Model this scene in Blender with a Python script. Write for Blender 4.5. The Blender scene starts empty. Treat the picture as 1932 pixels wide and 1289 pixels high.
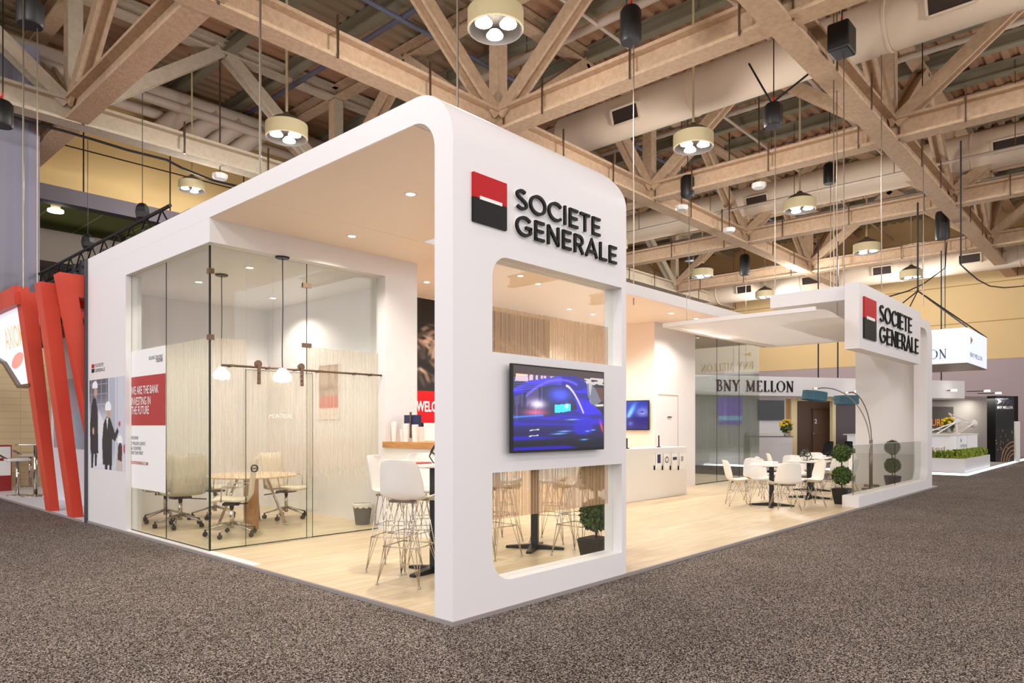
import bpy, bmesh, math, random
import numpy as np
from mathutils import Vector, Matrix
random.seed(7)
rng = np.random.RandomState(5)
PI = math.pi
SC = bpy.context.scene
COL = SC.collection

# ------------------------------------------------------------------ camera
FPX, HOR, EYE, CXP = 1317.0, 804.0, 1.42, 966.0
YAW = math.atan((2170 - 966) / FPX)
FWD = Vector((math.cos(YAW), math.sin(YAW), 0)); RGT = Vector((math.sin(YAW), -math.cos(YAW), 0)); UPV = Vector((0, 0, 1))
CAM = Vector((-3.442, -3.726, EYE))
cam_d = bpy.data.cameras.new('camera'); cam = bpy.data.objects.new('camera', cam_d); COL.objects.link(cam)
cam_d.sensor_width = 36.0; cam_d.lens = 36.0 * FPX / 1932.0; cam_d.clip_end = 300; cam_d.clip_start = 0.05
cam_d.shift_y = (HOR - 644.5) / 1932.0
cam.location = CAM; cam.rotation_euler = (PI / 2, 0, YAW - PI / 2)
SC.camera = cam
def ray(px, py): return FWD + RGT * ((px - CXP) / FPX) + UPV * ((HOR - py) / FPX)
def at_x(px, py, X): r = ray(px, py); return CAM + r * ((X - CAM.x) / r.x)
def at_y(px, py, Y): r = ray(px, py); return CAM + r * ((Y - CAM.y) / r.y)
def at_z(px, py, Z=0.0): r = ray(px, py); return CAM + r * ((Z - CAM.z) / r.z)
def at_plane(px, py, p0, n): r = ray(px, py); return CAM + r * ((p0 - CAM).dot(n) / r.dot(n))

# ------------------------------------------------------------------ world, exposure
SC.view_settings.view_transform = 'Standard'; SC.view_settings.look = 'None'
SC.view_settings.gamma = 1.0; SC.view_settings.exposure = 0.5; SC.view_settings.use_curve_mapping = False
wd = bpy.data.worlds.new('hall_air'); SC.world = wd; wd.use_nodes = True
bg = wd.node_tree.nodes['Background']; bg.inputs[0].default_value = (0.975, 0.975, 1.0, 1); bg.inputs[1].default_value = 1.28
SC.cycles.max_bounces = 8; SC.cycles.transparent_max_bounces = 24; SC.cycles.caustics_reflective = False; SC.cycles.caustics_refractive = False
SC.cycles.sample_clamp_indirect = 4.0
HALL_W = 230.0     # strength of one high bay lamp
DOWN_W = 135.0      # strength of one booth downlight

# ------------------------------------------------------------------ materials
def lin(c):
    r = []
    for v in c:
        v = v / 255.0
        r.append(v / 12.92 if v <= 0.04045 else ((v + 0.055) / 1.055) ** 2.4)
    return (r[0], r[1], r[2], 1.0)
MATS = {}
def mat(name, c, rough=0.5, metal=0.0, emit=0.0, bump=0.0, bscale=40.0, c2=None, cscale=6.0, spec=0.5, stretch=None, clo=0.35, chi=0.65, detail=3.0):
    m = bpy.data.materials.new(name); m.use_nodes = True; MATS[name] = m
    nt = m.node_tree; p = nt.nodes['Principled BSDF']
    p.inputs['Base Color'].default_value = lin(c); p.inputs['Roughness'].default_value = rough
    p.inputs['Metallic'].default_value = metal; p.inputs['Specular IOR Level'].default_value = spec
    if emit:
        p.inputs['Emission Color'].default_value = lin(c); p.inputs['Emission Strength'].default_value = emit
    if bump or c2:
        tc = nt.nodes.new('ShaderNodeTexCoord'); mp = nt.nodes.new('ShaderNodeMapping')
        nt.links.new(tc.outputs['Object'], mp.inputs[0])
        if stretch: mp.inputs['Scale'].default_value = stretch
    if c2:
        n = nt.nodes.new('ShaderNodeTexNoise'); n.inputs['Scale'].default_value = cscale; n.inputs['Detail'].default_value = detail
        r = nt.nodes.new('ShaderNodeValToRGB'); r.color_ramp.elements[0].position = clo; r.color_ramp.elements[1].position = chi
        r.color_ramp.elements[0].color = lin(c); r.color_ramp.elements[1].color = lin(c2)
        nt.links.new(mp.outputs[0], n.inputs['Vector']); nt.links.new(n.outputs[0], r.inputs[0]); nt.links.new(r.outputs[0], p.inputs['Base Color'])
    if bump:
        n = nt.nodes.new('ShaderNodeTexNoise'); n.inputs['Scale'].default_value = bscale; n.inputs['Detail'].default_value = 4
        b = nt.nodes.new('ShaderNodeBump'); b.inputs['Strength'].default_value = bump; b.inputs['Distance'].default_value = 0.02
        nt.links.new(mp.outputs[0], n.inputs['Vector']); nt.links.new(n.outputs[0], b.inputs['Height']); nt.links.new(b.outputs[0], p.inputs['Normal'])
    return m
M_WHITE = mat('booth_white_paint', (233, 230, 231), 0.42)
M_BOUNCE = mat('bounce_tinted_white', (250, 234, 220), 0.5)  # white with the warm bounce off the plank floor put into its colour
M_WHITE2 = mat('white_laminate', (238, 234, 228), 0.35)
M_SHELL = mat('white_plastic_shell', (240, 236, 230), 0.35)
M_BLACK = mat('black_metal', (18, 17, 17), 0.45)
M_LETTER = mat('black_acrylic', (13, 11, 10), 0.5, spec=.25)
M_RED = mat('logo_red', (188, 14, 24), 0.5, spec=.25)
M_REDWALL = mat('vinyl_red', (178, 34, 44), 0.4)
M_CHROME = mat('chrome', (205, 198, 190), 0.12, 1.0)
M_STEEL = mat('brushed_steel', (150, 138, 125), 0.3, 1.0)
M_BRONZE = mat('bronze_fitting', (120, 98, 80), 0.35, 0.8)
M_OAK = mat('oak_edge', (178, 124, 74), 0.45, c2=(206, 154, 98), cscale=5, stretch=(1, 1, 14))
M_WOODLEG = mat('wood_pedestal', (156, 108, 68), 0.45, c2=(180, 132, 88), cscale=6, stretch=(8, 8, 1))
M_BEAM = mat('sprayed_beam', (194, 164, 134), 0.95, bump=.6, bscale=24, c2=(206, 178, 150), cscale=9, spec=0.1)
M_BEAMG = mat('sprayed_beam_grey', (194, 180, 158), 0.95, bump=.6, bscale=24, c2=(204, 190, 170), cscale=9, spec=0.1)
M_JOIST = mat('joist_grey_green', (144, 138, 118), 0.9, spec=0.1)
M_DUCT = mat('duct_beige', (232, 214, 192), 0.7, bump=0.25, bscale=3, stretch=(0.2, 14, 0.2), spec=0.2)
M_GRILLE = mat('grille_dark', (70, 58, 50), 0.7)
M_CREAM = mat('lamp_cream', (214, 200, 158), 0.6)
M_LAMPIN = mat('lamp_inner', (26, 20, 16), 0.5)
M_LAMPCONE = mat('lamp_cone', (96, 82, 66), 0.7)
M_GLOW = mat('lamp_glow', (255, 246, 232), 0.5, emit=4.5)
M_DOWNGLOW = mat('downlight_glow', (255, 236, 205), 0.5, emit=7.0)
M_PIPEB = mat('pipe_slate', (108, 112, 132), 0.6)
M_PIPEW = mat('pipe_pale', (205, 188, 172), 0.6)
M_RUBBER = mat('rubber_black', (22, 21, 21), 0.7)
M_FRAMERED = mat('frame_orange_red', (204, 62, 42), 0.5, c2=(214, 74, 50), cscale=1.2)
M_STONE = None
M_DRAPE = mat('drape_lilac_grey', (150, 149, 164), 0.9, spec=0.1)
M_LILAC = mat('wall_lilac_grey', (176, 160, 162), 0.8, spec=0.2)
M_GREYW = mat('exhibit_grey_wall', (150, 138, 134), 0.7)
M_DARK = mat('dark_wall', (74, 66, 60), 0.85)
M_BROWN = mat('brown_door', (98, 74, 58), 0.6)
M_TAN = mat('tan_panel', (196, 152, 100), 0.6)
M_YELW = mat('pale_yellow_frame', (240, 222, 176), 0.6)
M_LEAF = mat('leaf_green', (52, 72, 30), 0.6, c2=(96, 118, 52), cscale=30)
M_HEDGE = mat('hedge_green', (110, 130, 30), 0.6, c2=(160, 176, 60), cscale=25)
M_STEM = mat('plant_stem', (58, 44, 32), 0.8)
M_POT = mat('pot_black', (28, 26, 25), 0.4)
M_FLOWER = mat('flower_yellow', (242, 208, 40), 0.6)
M_SHADE = mat('lampshade_teal', (52, 92, 112), 0.85, c2=(84, 124, 142), cscale=22, stretch=(1, 1, 8))
M_CREAMSEAT = mat('chair_cream_leather', (226, 214, 194), 0.5)
M_BAG = mat('bin_liner', (232, 226, 214), 0.4)
M_MESHBIN = mat('bin_mesh_grey', (96, 92, 88), 0.5, 0.4)
M_PAPER = mat('paper_white', (242, 240, 238), 0.6)
M_SCREENOFF = mat('screen_black', (14, 11, 11), 0.15)
M_SIGNBOX = mat('lit_sign_fabric', (222, 230, 246), 0.6, emit=0.42)
M_LEDSTRIP = mat('led_strip', (240, 246, 255), 0.5, emit=1.6)
M_GOLD = mat('gold_mark', (176, 156, 84), 0.4)
M_ORANGE = mat('orange_print', (226, 140, 52), 0.5)
M_GREYTXT = mat('grey_print', (92, 92, 100), 0.5)
M_SLATETXT = mat('slate_print', (78, 104, 120), 0.5)
M_WHTXT = mat('white_print', (246, 244, 242), 0.5)
M_YELLTAG = mat('tag_yellow', (230, 210, 50), 0.5)
M_REDHOOK = mat('hook_red', (190, 42, 30), 0.4)
M_BLUEPKG = mat('package_navy', (32, 42, 84), 0.5)
M_REDBOOK = mat('book_red', (206, 84, 78), 0.5)
M_EDGE = mat('platform_edge', (150, 142, 140), 0.6)
M_CURBTOP = mat('curb_white', (246, 243, 240), 0.4)

def glass(name, tint=(0.965, 0.985, 0.965), refl=1.0):
    m = bpy.data.materials.new(name); m.use_nodes = True; MATS[name] = m
    nt = m.node_tree; nt.nodes.clear()
    o = nt.nodes.new('ShaderNodeOutputMaterial'); mx = nt.nodes.new('ShaderNodeMixShader')
    t = nt.nodes.new('ShaderNodeBsdfTransparent'); t.inputs[0].default_value = (*tint, 1)
    g = nt.nodes.new('ShaderNodeBsdfGlossy'); g.inputs['Roughness'].default_value = 0.0
    f = nt.nodes.new('ShaderNodeFresnel'); f.inputs[0].default_value = 1.5
    ma = nt.nodes.new('ShaderNodeMath'); ma.operation = 'MULTIPLY'; ma.inputs[1].default_value = refl
    ge = nt.nodes.new('ShaderNodeNewGeometry'); io = nt.nodes.new('ShaderNodeMapRange')   # same index from both sides of the thin pane
    io.inputs['To Min'].default_value = 1.5; io.inputs['To Max'].default_value = 1 / 1.5
    nt.links.new(ge.outputs['Backfacing'], io.inputs['Value']); nt.links.new(io.outputs[0], f.inputs[0])
    nt.links.new(f.outputs[0], ma.inputs[0]); nt.links.new(ma.outputs[0], mx.inputs[0])
    nt.links.new(t.outputs[0], mx.inputs[1]); nt.links.new(g.outputs[0], mx.inputs[2]); nt.links.new(mx.outputs[0], o.inputs[0])
    return m
M_GLASS = glass('clear_glass')
M_GLASSG = mat('glass_edge_green', (28, 40, 34), 0.2)
def film(name, axis, base, amp, tone, z0, z1, fade0, fade1, trans=0.35):
    """striped frosted film: vertical stripes vary along one axis; fade0/fade1 soften the printed band at its ends"""
    m = bpy.data.materials.new(name); m.use_nodes = True; MATS[name] = m
    nt = m.node_tree; nt.nodes.clear(); N = nt.nodes.new; L = nt.links.new
    o = N('ShaderNodeOutputMaterial'); mx = N('ShaderNodeMixShader'); t = N('ShaderNodeBsdfTransparent')
    d = N('ShaderNodeBsdfDiffuse'); d.inputs[0].default_value = lin(tone); tr = N('ShaderNodeBsdfTranslucent'); tr.inputs[0].default_value = lin(tone)
    ms = N('ShaderNodeMixShader'); ms.inputs[0].default_value = trans
    L(d.outputs[0], ms.inputs[1]); L(tr.outputs[0], ms.inputs[2])
    tc = N('ShaderNodeTexCoord'); mp = N('ShaderNodeMapping')
    mp.inputs['Scale'].default_value = (1, 0, 0) if axis == 'x' else (0, 1, 0)
    L(tc.outputs['Object'], mp.inputs[0])
    n = N('ShaderNodeTexNoise'); n.inputs['Scale'].default_value = 55; n.inputs['Detail'].default_value = 2
    L(mp.outputs[0], n.inputs['Vector'])
    r = N('ShaderNodeMapRange'); r.inputs['From Min'].default_value = 0.42; r.inputs['From Max'].default_value = 0.58
    r.inputs['To Min'].default_value = base; r.inputs['To Max'].default_value = base + amp
    L(n.outputs[0], r.inputs['Value'])
    sp = N('ShaderNodeSeparateXYZ'); L(tc.outputs['Object'], sp.inputs[0])
    a = N('ShaderNodeMapRange'); a.inputs['From Min'].default_value = z0; a.inputs['From Max'].default_value = z0 + max(fade0, 1e-4)
    L(sp.outputs['Z'], a.inputs['Value'])
    b = N('ShaderNodeMapRange'); b.inputs['From Min'].default_value = z1; b.inputs['From Max'].default_value = z1 - max(fade1, 1e-4)
    L(sp.outputs['Z'], b.inputs['Value'])
    m1 = N('ShaderNodeMath'); m1.operation = 'MULTIPLY'; m2 = N('ShaderNodeMath'); m2.operation = 'MULTIPLY'
    L(a.outputs[0], m1.inputs[0]); L(b.outputs[0], m1.inputs[1]); L(m1.outputs[0], m2.inputs[0]); L(r.outputs[0], m2.inputs[1])
    L(m2.outputs[0], mx.inputs[0]); L(t.outputs[0], mx.inputs[1]); L(ms.outputs[0], mx.inputs[2]); L(mx.outputs[0], o.inputs[0])
    return m
M_FILMX = film('frosted_stripe_film', 'x', 0.26, 0.34, (212, 196, 174), 0.55, 2.42, 0.35, 0.0)
M_FILMY = film('frosted_stripe_film_side', 'y', 0.24, 0.32, (208, 200, 180), 0.55, 2.42, 0.3, 0.0)
M_FILMW = film('warm_stripe_film', 'x', 0.36, 0.5, (196, 160, 126), -9, 9, 0.0, 0.0)
M_FILMB = film('grey_stripe_film', 'x', 0.42, 0.3, (150, 156, 152), 0.5, 2.5, 0.2, 0.0)

def carpet_mat():
    m = bpy.data.materials.new('speckled_carpet'); m.use_nodes = True; nt = m.node_tree; p = nt.nodes['Principled BSDF']; N = nt.nodes.new; L = nt.links.new
    tc = N('ShaderNodeTexCoord')
    n = N('ShaderNodeTexNoise'); n.inputs['Scale'].default_value = 115; n.inputs['Detail'].default_value = 2.0; n.inputs['Roughness'].default_value = 0.7
    L(tc.outputs['Object'], n.inputs['Vector'])
    r = N('ShaderNodeValToRGB'); e = r.color_ramp.elements
    e[0].position = 0.40; e[0].color = lin((10, 8, 7)); e[1].position = 0.62; e[1].color = lin((206, 192, 182))
    x = e.new(0.5); x.color = lin((76, 67, 62))
    L(n.outputs[0], r.inputs[0])
    n2 = N('ShaderNodeTexNoise'); n2.inputs['Scale'].default_value = 1.1; n2.inputs['Detail'].default_value = 3; L(tc.outputs['Object'], n2.inputs['Vector'])
    r2 = N('ShaderNodeMapRange'); r2.inputs['From Min'].default_value = .3; r2.inputs['From Max'].default_value = .7; r2.inputs['To Min'].default_value = .88; r2.inputs['To Max'].default_value = 1.08
    L(n2.outputs[0], r2.inputs['Value'])
    mx = N('ShaderNodeMix'); mx.data_type = 'RGBA'; mx.blend_type = 'MULTIPLY'; mx.inputs['Factor'].default_value = 1
    L(r.outputs[0], mx.inputs['A']); L(r2.outputs[0], mx.inputs['B']); L(mx.outputs['Result'], p.inputs['Base Color'])
    b = N('ShaderNodeBump'); b.inputs['Strength'].default_value = 0.7; b.inputs['Distance'].default_value = 0.01; L(n.outputs[0], b.inputs['Height']); L(b.outputs[0], p.inputs['Normal'])
    p.inputs['Roughness'].default_value = 0.95; p.inputs['Specular IOR Level'].default_value = 0.1
    return m
M_CARPET = carpet_mat()
def wood_mat():
    m = bpy.data.materials.new('maple_plank_floor'); m.use_nodes = True; nt = m.node_tree; p = nt.nodes['Principled BSDF']; N = nt.nodes.new; L = nt.links.new
    tc = N('ShaderNodeTexCoord')
    br = N('ShaderNodeTexBrick'); br.inputs['Scale'].default_value = 1; br.inputs['Brick Width'].default_value = 1.3; br.inputs['Row Height'].default_value = 0.14
    br.inputs['Mortar Size'].default_value = 0.0012; br.inputs['Color1'].default_value = lin((230, 214, 184)); br.inputs['Color2'].default_value = lin((220, 200, 164)); br.inputs['Mortar'].default_value = lin((196, 160, 112))
    mp = N('ShaderNodeMapping'); mp.inputs['Scale'].default_value = (1.2, 16, 1)
    n = N('ShaderNodeTexNoise'); n.inputs['Scale'].default_value = 1.5; n.inputs['Detail'].default_value = 4
    L(tc.outputs['Object'], br.inputs['Vector']); L(tc.outputs['Object'], mp.inputs[0]); L(mp.outputs[0], n.inputs['Vector'])
    r = N('ShaderNodeValToRGB'); r.color_ramp.elements[0].position = .3; r.color_ramp.elements[1].position = .7
    r.color_ramp.elements[0].color = (.80, .77, .72, 1); r.color_ramp.elements[1].color = (1, 1, 1, 1); L(n.outputs[0], r.inputs[0])
    mx = N('ShaderNodeMix'); mx.data_type = 'RGBA'; mx.blend_type = 'MULTIPLY'; mx.inputs['Factor'].default_value = 1
    L(br.outputs[0], mx.inputs['A']); L(r.outputs[0], mx.inputs['B']); L(mx.outputs['Result'], p.inputs['Base Color'])
    p.inputs['Roughness'].default_value = 0.38
    return m
M_FLOOR = wood_mat()
def panel_mat(name, c, wx, wz, axis, line=(52, 40, 28), z0=0.0, mort=0.02, x0=0.0):
    m = bpy.data.materials.new(name); m.use_nodes = True; nt = m.node_tree; p = nt.nodes['Principled BSDF']; N = nt.nodes.new; L = nt.links.new
    tc = N('ShaderNodeTexCoord'); sp = N('ShaderNodeSeparateXYZ'); cb = N('ShaderNodeCombineXYZ'); L(tc.outputs['Object'], sp.inputs[0])
    ax_ = N('ShaderNodeMath'); ax_.operation = 'ADD'; ax_.inputs[1].default_value = -x0; L(sp.outputs['X' if axis == 'x' else 'Y'], ax_.inputs[0]); L(ax_.outputs[0], cb.inputs[0])
    ad = N('ShaderNodeMath'); ad.operation = 'ADD'; ad.inputs[1].default_value = -z0; L(sp.outputs['Z'], ad.inputs[0]); L(ad.outputs[0], cb.inputs[1])
    br = N('ShaderNodeTexBrick'); br.offset = 0; br.inputs['Scale'].default_value = 1; br.inputs['Brick Width'].default_value = wx; br.inputs['Row Height'].default_value = wz
    br.inputs['Mortar Size'].default_value = mort; br.inputs['Mortar Smooth'].default_value = 0
    c2 = tuple(min(255, v + 6) for v in c)
    br.inputs['Color1'].default_value = lin(c); br.inputs['Color2'].default_value = lin(c2); br.inputs['Mortar'].default_value = lin(line)
    L(cb.outputs[0], br.inputs['Vector']); L(br.outputs[0], p.inputs['Base Color']); p.inputs['Roughness'].default_value = 0.8; p.inputs['Specular IOR Level'].default_value = .2
    return m
M_YWALLX = panel_mat('yellow_panels', (212, 182, 126), 2.37, 4.0, 'x', z0=9.25, x0=.6)
M_YWALLY = panel_mat('yellow_panels_far', (222, 192, 142), 7.4, 1.85, 'y', line=(178, 144, 98), z0=4.59, mort=.025)
M_STONE = panel_mat('split_stone', (214, 194, 154), 0.9, 0.16, 'x', line=(196, 174, 134), mort=.006)
M_GREENLITCEIL = panel_mat('green_lit_tile_ceiling', (150, 160, 100), 1.3, 1.3, 'x', line=(220, 220, 170))  # greenish light on the tiles painted into their colour, no lamp there
def vcol_mat(name, emit=0.0, rough=0.5):
    m = bpy.data.materials.new(name); m.use_nodes = True; nt = m.node_tree; p = nt.nodes['Principled BSDF']
    a = nt.nodes.new('ShaderNodeVertexColor'); a.layer_name = 'picture'
    nt.links.new(a.outputs[0], p.inputs['Base Color']); p.inputs['Roughness'].default_value = rough
    if emit:
        nt.links.new(a.outputs[0], p.inputs['Emission Color']); p.inputs['Emission Strength'].default_value = emit
        p.inputs['Base Color'].default_value = (0, 0, 0, 1); nt.links.remove(p.inputs['Base Color'].links[0])
    return m
M_TVPIC = vcol_mat('tv_picture', 1.15, 0.2); M_PRINT = vcol_mat('printed_picture', 0, 0.5); M_LITPRINT = vcol_mat('lit_printed_picture', 0.8, 0.5)

# ------------------------------------------------------------------ mesh helpers
class MB:
    def __init__(s): s.v = []; s.f = []
    def add(s, vs, fs):
        n = len(s.v); s.v += [tuple(v) for v in vs]; s.f += [tuple(i + n for i in f) for f in fs]; return s
    def box(s, x0, x1, y0, y1, z0, z1):
        v = [(x, y, z) for z in (z0, z1) for y in (y0, y1) for x in (x0, x1)]
        return s.add(v, [(0, 2, 3, 1), (4, 5, 7, 6), (0, 1, 5, 4), (2, 6, 7, 3), (0, 4, 6, 2), (1, 3, 7, 5)])
    def bar(s, a, b, w, h, up=(0, 0, 1)):
        a = Vector(a); b = Vector(b); d = (b - a).normalized(); u = Vector(up)
        if abs(d.dot(u)) > .98: u = Vector((0, 1, 0)) if abs(d.y) < .9 else Vector((1, 0, 0))
        r = d.cross(u).normalized(); u = r.cross(d)
        v = [p + r * sx * w / 2 + u * sz * h / 2 for p in (a, b) for sz in (-1, 1) for sx in (-1, 1)]
        return s.add(v, [(0, 2, 3, 1), (4, 5, 7, 6), (0, 1, 5, 4), (2, 6, 7, 3), (0, 4, 6, 2), (1, 3, 7, 5)])
    def hbeam(s, a, b, w, h, t=0.06, up=(0, 0, 1)):
        a = Vector(a); b = Vector(b); d = (b - a).normalized(); u = Vector(up)
        if abs(d.dot(u)) > .98: u = Vector((0, 1, 0)) if abs(d.y) < .9 else Vector((1, 0, 0))
        r = d.cross(u).normalized(); u = r.cross(d); o = u * (h / 2 - t / 2)
        s.bar(a + o, b + o, w, t, u); s.bar(a - o, b - o, w, t, u); s.bar(a, b, t, h - 2 * t, u); return s
    def tube(s, pts, r, n=8, caps=True, r2=None):
        pts = [Vector(p) for p in pts]; rings = []; prev = None; m = len(pts)
        for i, p in enumerate(pts):
            d = (pts[min(i + 1, m - 1)] - pts[max(i - 1, 0)]).normalized()
            if prev is None:
                x = d.cross(Vector((0, 0, 1)))
                if x.length < 1e-3: x = Vector((1, 0, 0))
                x.normalize()
            else:
                x = prev - d * prev.dot(d); x.normalize()
            prev = x; y = d.cross(x)
            rr = r if r2 is None else r + (r2 - r) * i / (m - 1)
            rings.append([p + (x * math.cos(2 * PI * k / n) + y * math.sin(2 * PI * k / n)) * rr for k in range(n)])
        v = [q for g in rings for q in g]; f = []
        for i in range(m - 1):
            for k in range(n): f.append((i * n + k, i * n + (k + 1) % n, (i + 1) * n + (k + 1) % n, (i + 1) * n + k))
        if caps: f.append(tuple(range(n - 1, -1, -1))); f.append(tuple((m - 1) * n + k for k in range(n)))
        return s.add(v, f)
    def lathe(s, prof, c=(0, 0, 0), n=24, axis='z'):
        c = Vector(c); v = []; f = []; m = len(prof)
        for r, z in prof:
            for k in range(n):
                a = 2 * PI * k / n
                q = Vector((r * math.cos(a), r * math.sin(a), z)) if axis == 'z' else (Vector((r * math.cos(a), z, r * math.sin(a))) if axis == 'y' else Vector((z, r * math.cos(a), r * math.sin(a))))
                v.append(c + q)
        for i in range(m - 1):
            for k in range(n): f.append((i * n + k, i * n + (k + 1) % n, (i + 1) * n + (k + 1) % n, (i + 1) * n + k))
        return s.add(v, f)
    def prism(s, poly, d0, d1, fn):
        """poly: 2D loop (a,b); fn(a,b,d)->xyz"""
        n = len(poly); v = [fn(a, b, d0) for a, b in poly] + [fn(a, b, d1) for a, b in poly]
        f = [tuple(range(n)), tuple(range(2 * n - 1, n - 1, -1))] + [(i, i + n, (i + 1) % n + n, (i + 1) % n) for i in range(n)]
        return s.add(v, f)
    def ball(s, c, r, n=10, m=7, sq=(1, 1, 1)):
        c = Vector(c); v = [c + Vector((0, 0, r * sq[2]))]
        for i in range(1, m):
            a = PI * i / m
            for k in range(n): b = 2 * PI * k / n; v.append(c + Vector((r * math.sin(a) * math.cos(b) * sq[0], r * math.sin(a) * math.sin(b) * sq[1], r * math.cos(a) * sq[2])))
        v.append(c - Vector((0, 0, r * sq[2]))); f = [(0, 1 + k, 1 + (k + 1) % n) for k in range(n)]
        for i in range(m - 2):
            for k in range(n): f.append((1 + i * n + k, 1 + (i + 1) * n + k, 1 + (i + 1) * n + (k + 1) % n, 1 + i * n + (k + 1) % n))
        e = len(v) - 1; f += [(e, 1 + (m - 2) * n + (k + 1) % n, 1 + (m - 2) * n + k) for k in range(n)]
        return s.add(v, f)
    def mesh(s, name, smooth=False, fix=True):
        me = bpy.data.meshes.new(name); me.from_pydata([tuple(v) for v in s.v], [], s.f)
        if fix:
            bm = bmesh.new(); bm.from_mesh(me); bmesh.ops.recalc_face_normals(bm, faces=bm.faces); bm.to_mesh(me); bm.free()
        if smooth:
            me.polygons.foreach_set('use_smooth', [True] * len(me.polygons))
        me.update(); return me
    def build(s, name, m, parent=None, smooth=False, loc=None, bevel=0, ang=None):
        me = s.mesh(name, smooth); me.materials.append(m)
        if smooth and ang is not None: me.set_sharp_from_angle(angle=ang)
        o = bpy.data.objects.new(name, me); COL.objects.link(o)
        if parent: o.parent = parent
        if loc is not None: o.location = loc
        if bevel:
            b = o.modifiers.new('bevel', 'BEVEL'); b.width = bevel; b.segments = 2; b.limit_method = 'ANGLE'
        return o
def tag(o, label=None, cat=None, group=None, kind=None):
    if label: o['label'] = label
    if cat: o['category'] = cat
    if group: o['group'] = group
    if kind: o['kind'] = kind
    return o
def thing(name, label, cat, loc=(0, 0, 0), rz=0, group=None):
    o = bpy.data.objects.new(name, None); COL.objects.link(o); o.location = loc; o.rotation_euler = (0, 0, rz); o.empty_display_size = .1
    return tag(o, label, cat, group)
def dup(o, parent=None, loc=None, rz=None, label=None, group=None):
    c = o.copy(); COL.objects.link(c)
    if parent: c.parent = parent
    for ch in [x for x in KIDS(o)]: dup(ch, c)
    if loc is not None: c.location = loc
    if rz is not None: c.rotation_euler = (0, 0, rz)
    if label: c['label'] = label
    if group: c['group'] = group
    return c
def KIDS(o): return list(o.children)
def rrect(x0, x1, z0, z1, r, n=8):
    """rounded rectangle loop; r = (bl, br, tr, tl)"""
    P = []
    for (cx, cz, rr, a0) in ((x0, z0, r[0], PI), (x1, z0, r[1], 1.5 * PI), (x1, z1, r[2], 0), (x0, z1, r[3], .5 * PI)):
        if rr <= 0: P.append((cx, cz)); continue
        ox = cx + rr if cx == x0 else cx - rr; oz = cz + rr if cz == z0 else cz - rr
        for k in range(n + 1):
            a = a0 + .5 * PI * k / n; P.append((ox + rr * math.cos(a), oz + rr * math.sin(a)))
    return P
def arc(cx, cz, r, a0, a1, n=10, rz=None):
    rz = r if rz is None else rz
    return [(cx + r * math.cos(math.radians(a0 + (a1 - a0) * k / n)), cz + rz * math.sin(math.radians(a0 + (a1 - a0) * k / n))) for k in range(n + 1)]
def fill_holes(name, outer, holes, y0, y1, m, parent=None, fn=None):
    """planar region in (a,b) with holes, extruded from y0 to y1"""
    fn = fn or (lambda a, b, d: (a, d, b))
    bm = bmesh.new()
    for loop in [outer] + holes:
        vs = [bm.verts.new(fn(a, b, y0)) for a, b in loop]
        for i in range(len(vs)): bm.edges.new((vs[i], vs[(i + 1) % len(vs)]))
    r = bmesh.ops.triangle_fill(bm, use_beauty=True, use_dissolve=True, edges=bm.edges)
    faces = [g for g in r['geom'] if isinstance(g, bmesh.types.BMFace)]
    ex = bmesh.ops.extrude_face_region(bm, geom=faces)
    off = Vector(fn(0, 0, y1)) - Vector(fn(0, 0, y0))
    bmesh.ops.translate(bm, vec=off, verts=[g for g in ex['geom'] if isinstance(g, bmesh.types.BMVert)])
    bmesh.ops.recalc_face_normals(bm, faces=bm.faces)
    me = bpy.data.meshes.new(name); bm.to_mesh(me); bm.free(); me.materials.append(m)
    o = bpy.data.objects.new(name, me); COL.objects.link(o)
    if parent: o.parent = parent
    return o
# ---- lettering
def ribbon(mb, pts, w, fn, t0, t1, closed=False):
    n = len(pts); L_ = []; R_ = []
    for i in range(n):
        p = Vector(pts[i]); a = Vector(pts[i - 1]) if (i > 0 or closed) else None; b = Vector(pts[(i + 1) % n]) if (i < n - 1 or closed) else None
        d1 = (p - a).normalized() if a is not None else None; d2 = (b - p).normalized() if b is not None else None
        if d1 is None: d1 = d2
        if d2 is None: d2 = d1
        n1 = Vector((-d1.y, d1.x)); n2 = Vector((-d2.y, d2.x)); mm = (n1 + n2)
        mm = mm.normalized() if mm.length > 1e-4 else n1
        k = 1 / max(.7, mm.dot(n1)); L_.append(p + mm * w / 2 * k); R_.append(p - mm * w / 2 * k)
    v = []; f = []
    for i in range(n):
        v += [fn(L_[i].x, L_[i].y, t0), fn(R_[i].x, R_[i].y, t0), fn(L_[i].x, L_[i].y, t1), fn(R_[i].x, R_[i].y, t1)]
    m = n if closed else n - 1
    for i in range(m):
        a = 4 * i; b = 4 * ((i + 1) % n)
        f += [(a, a + 1, b + 1, b), (a + 2, b + 2, b + 3, a + 3), (a, b, b + 2, a + 2), (a + 1, a + 3, b + 3, b + 1)]
    if not closed: f += [(0, 2, 3, 1), (4 * (n - 1), 4 * (n - 1) + 1, 4 * (n - 1) + 3, 4 * (n - 1) + 2)]
    mb.add(v, f)
W = .145
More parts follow.
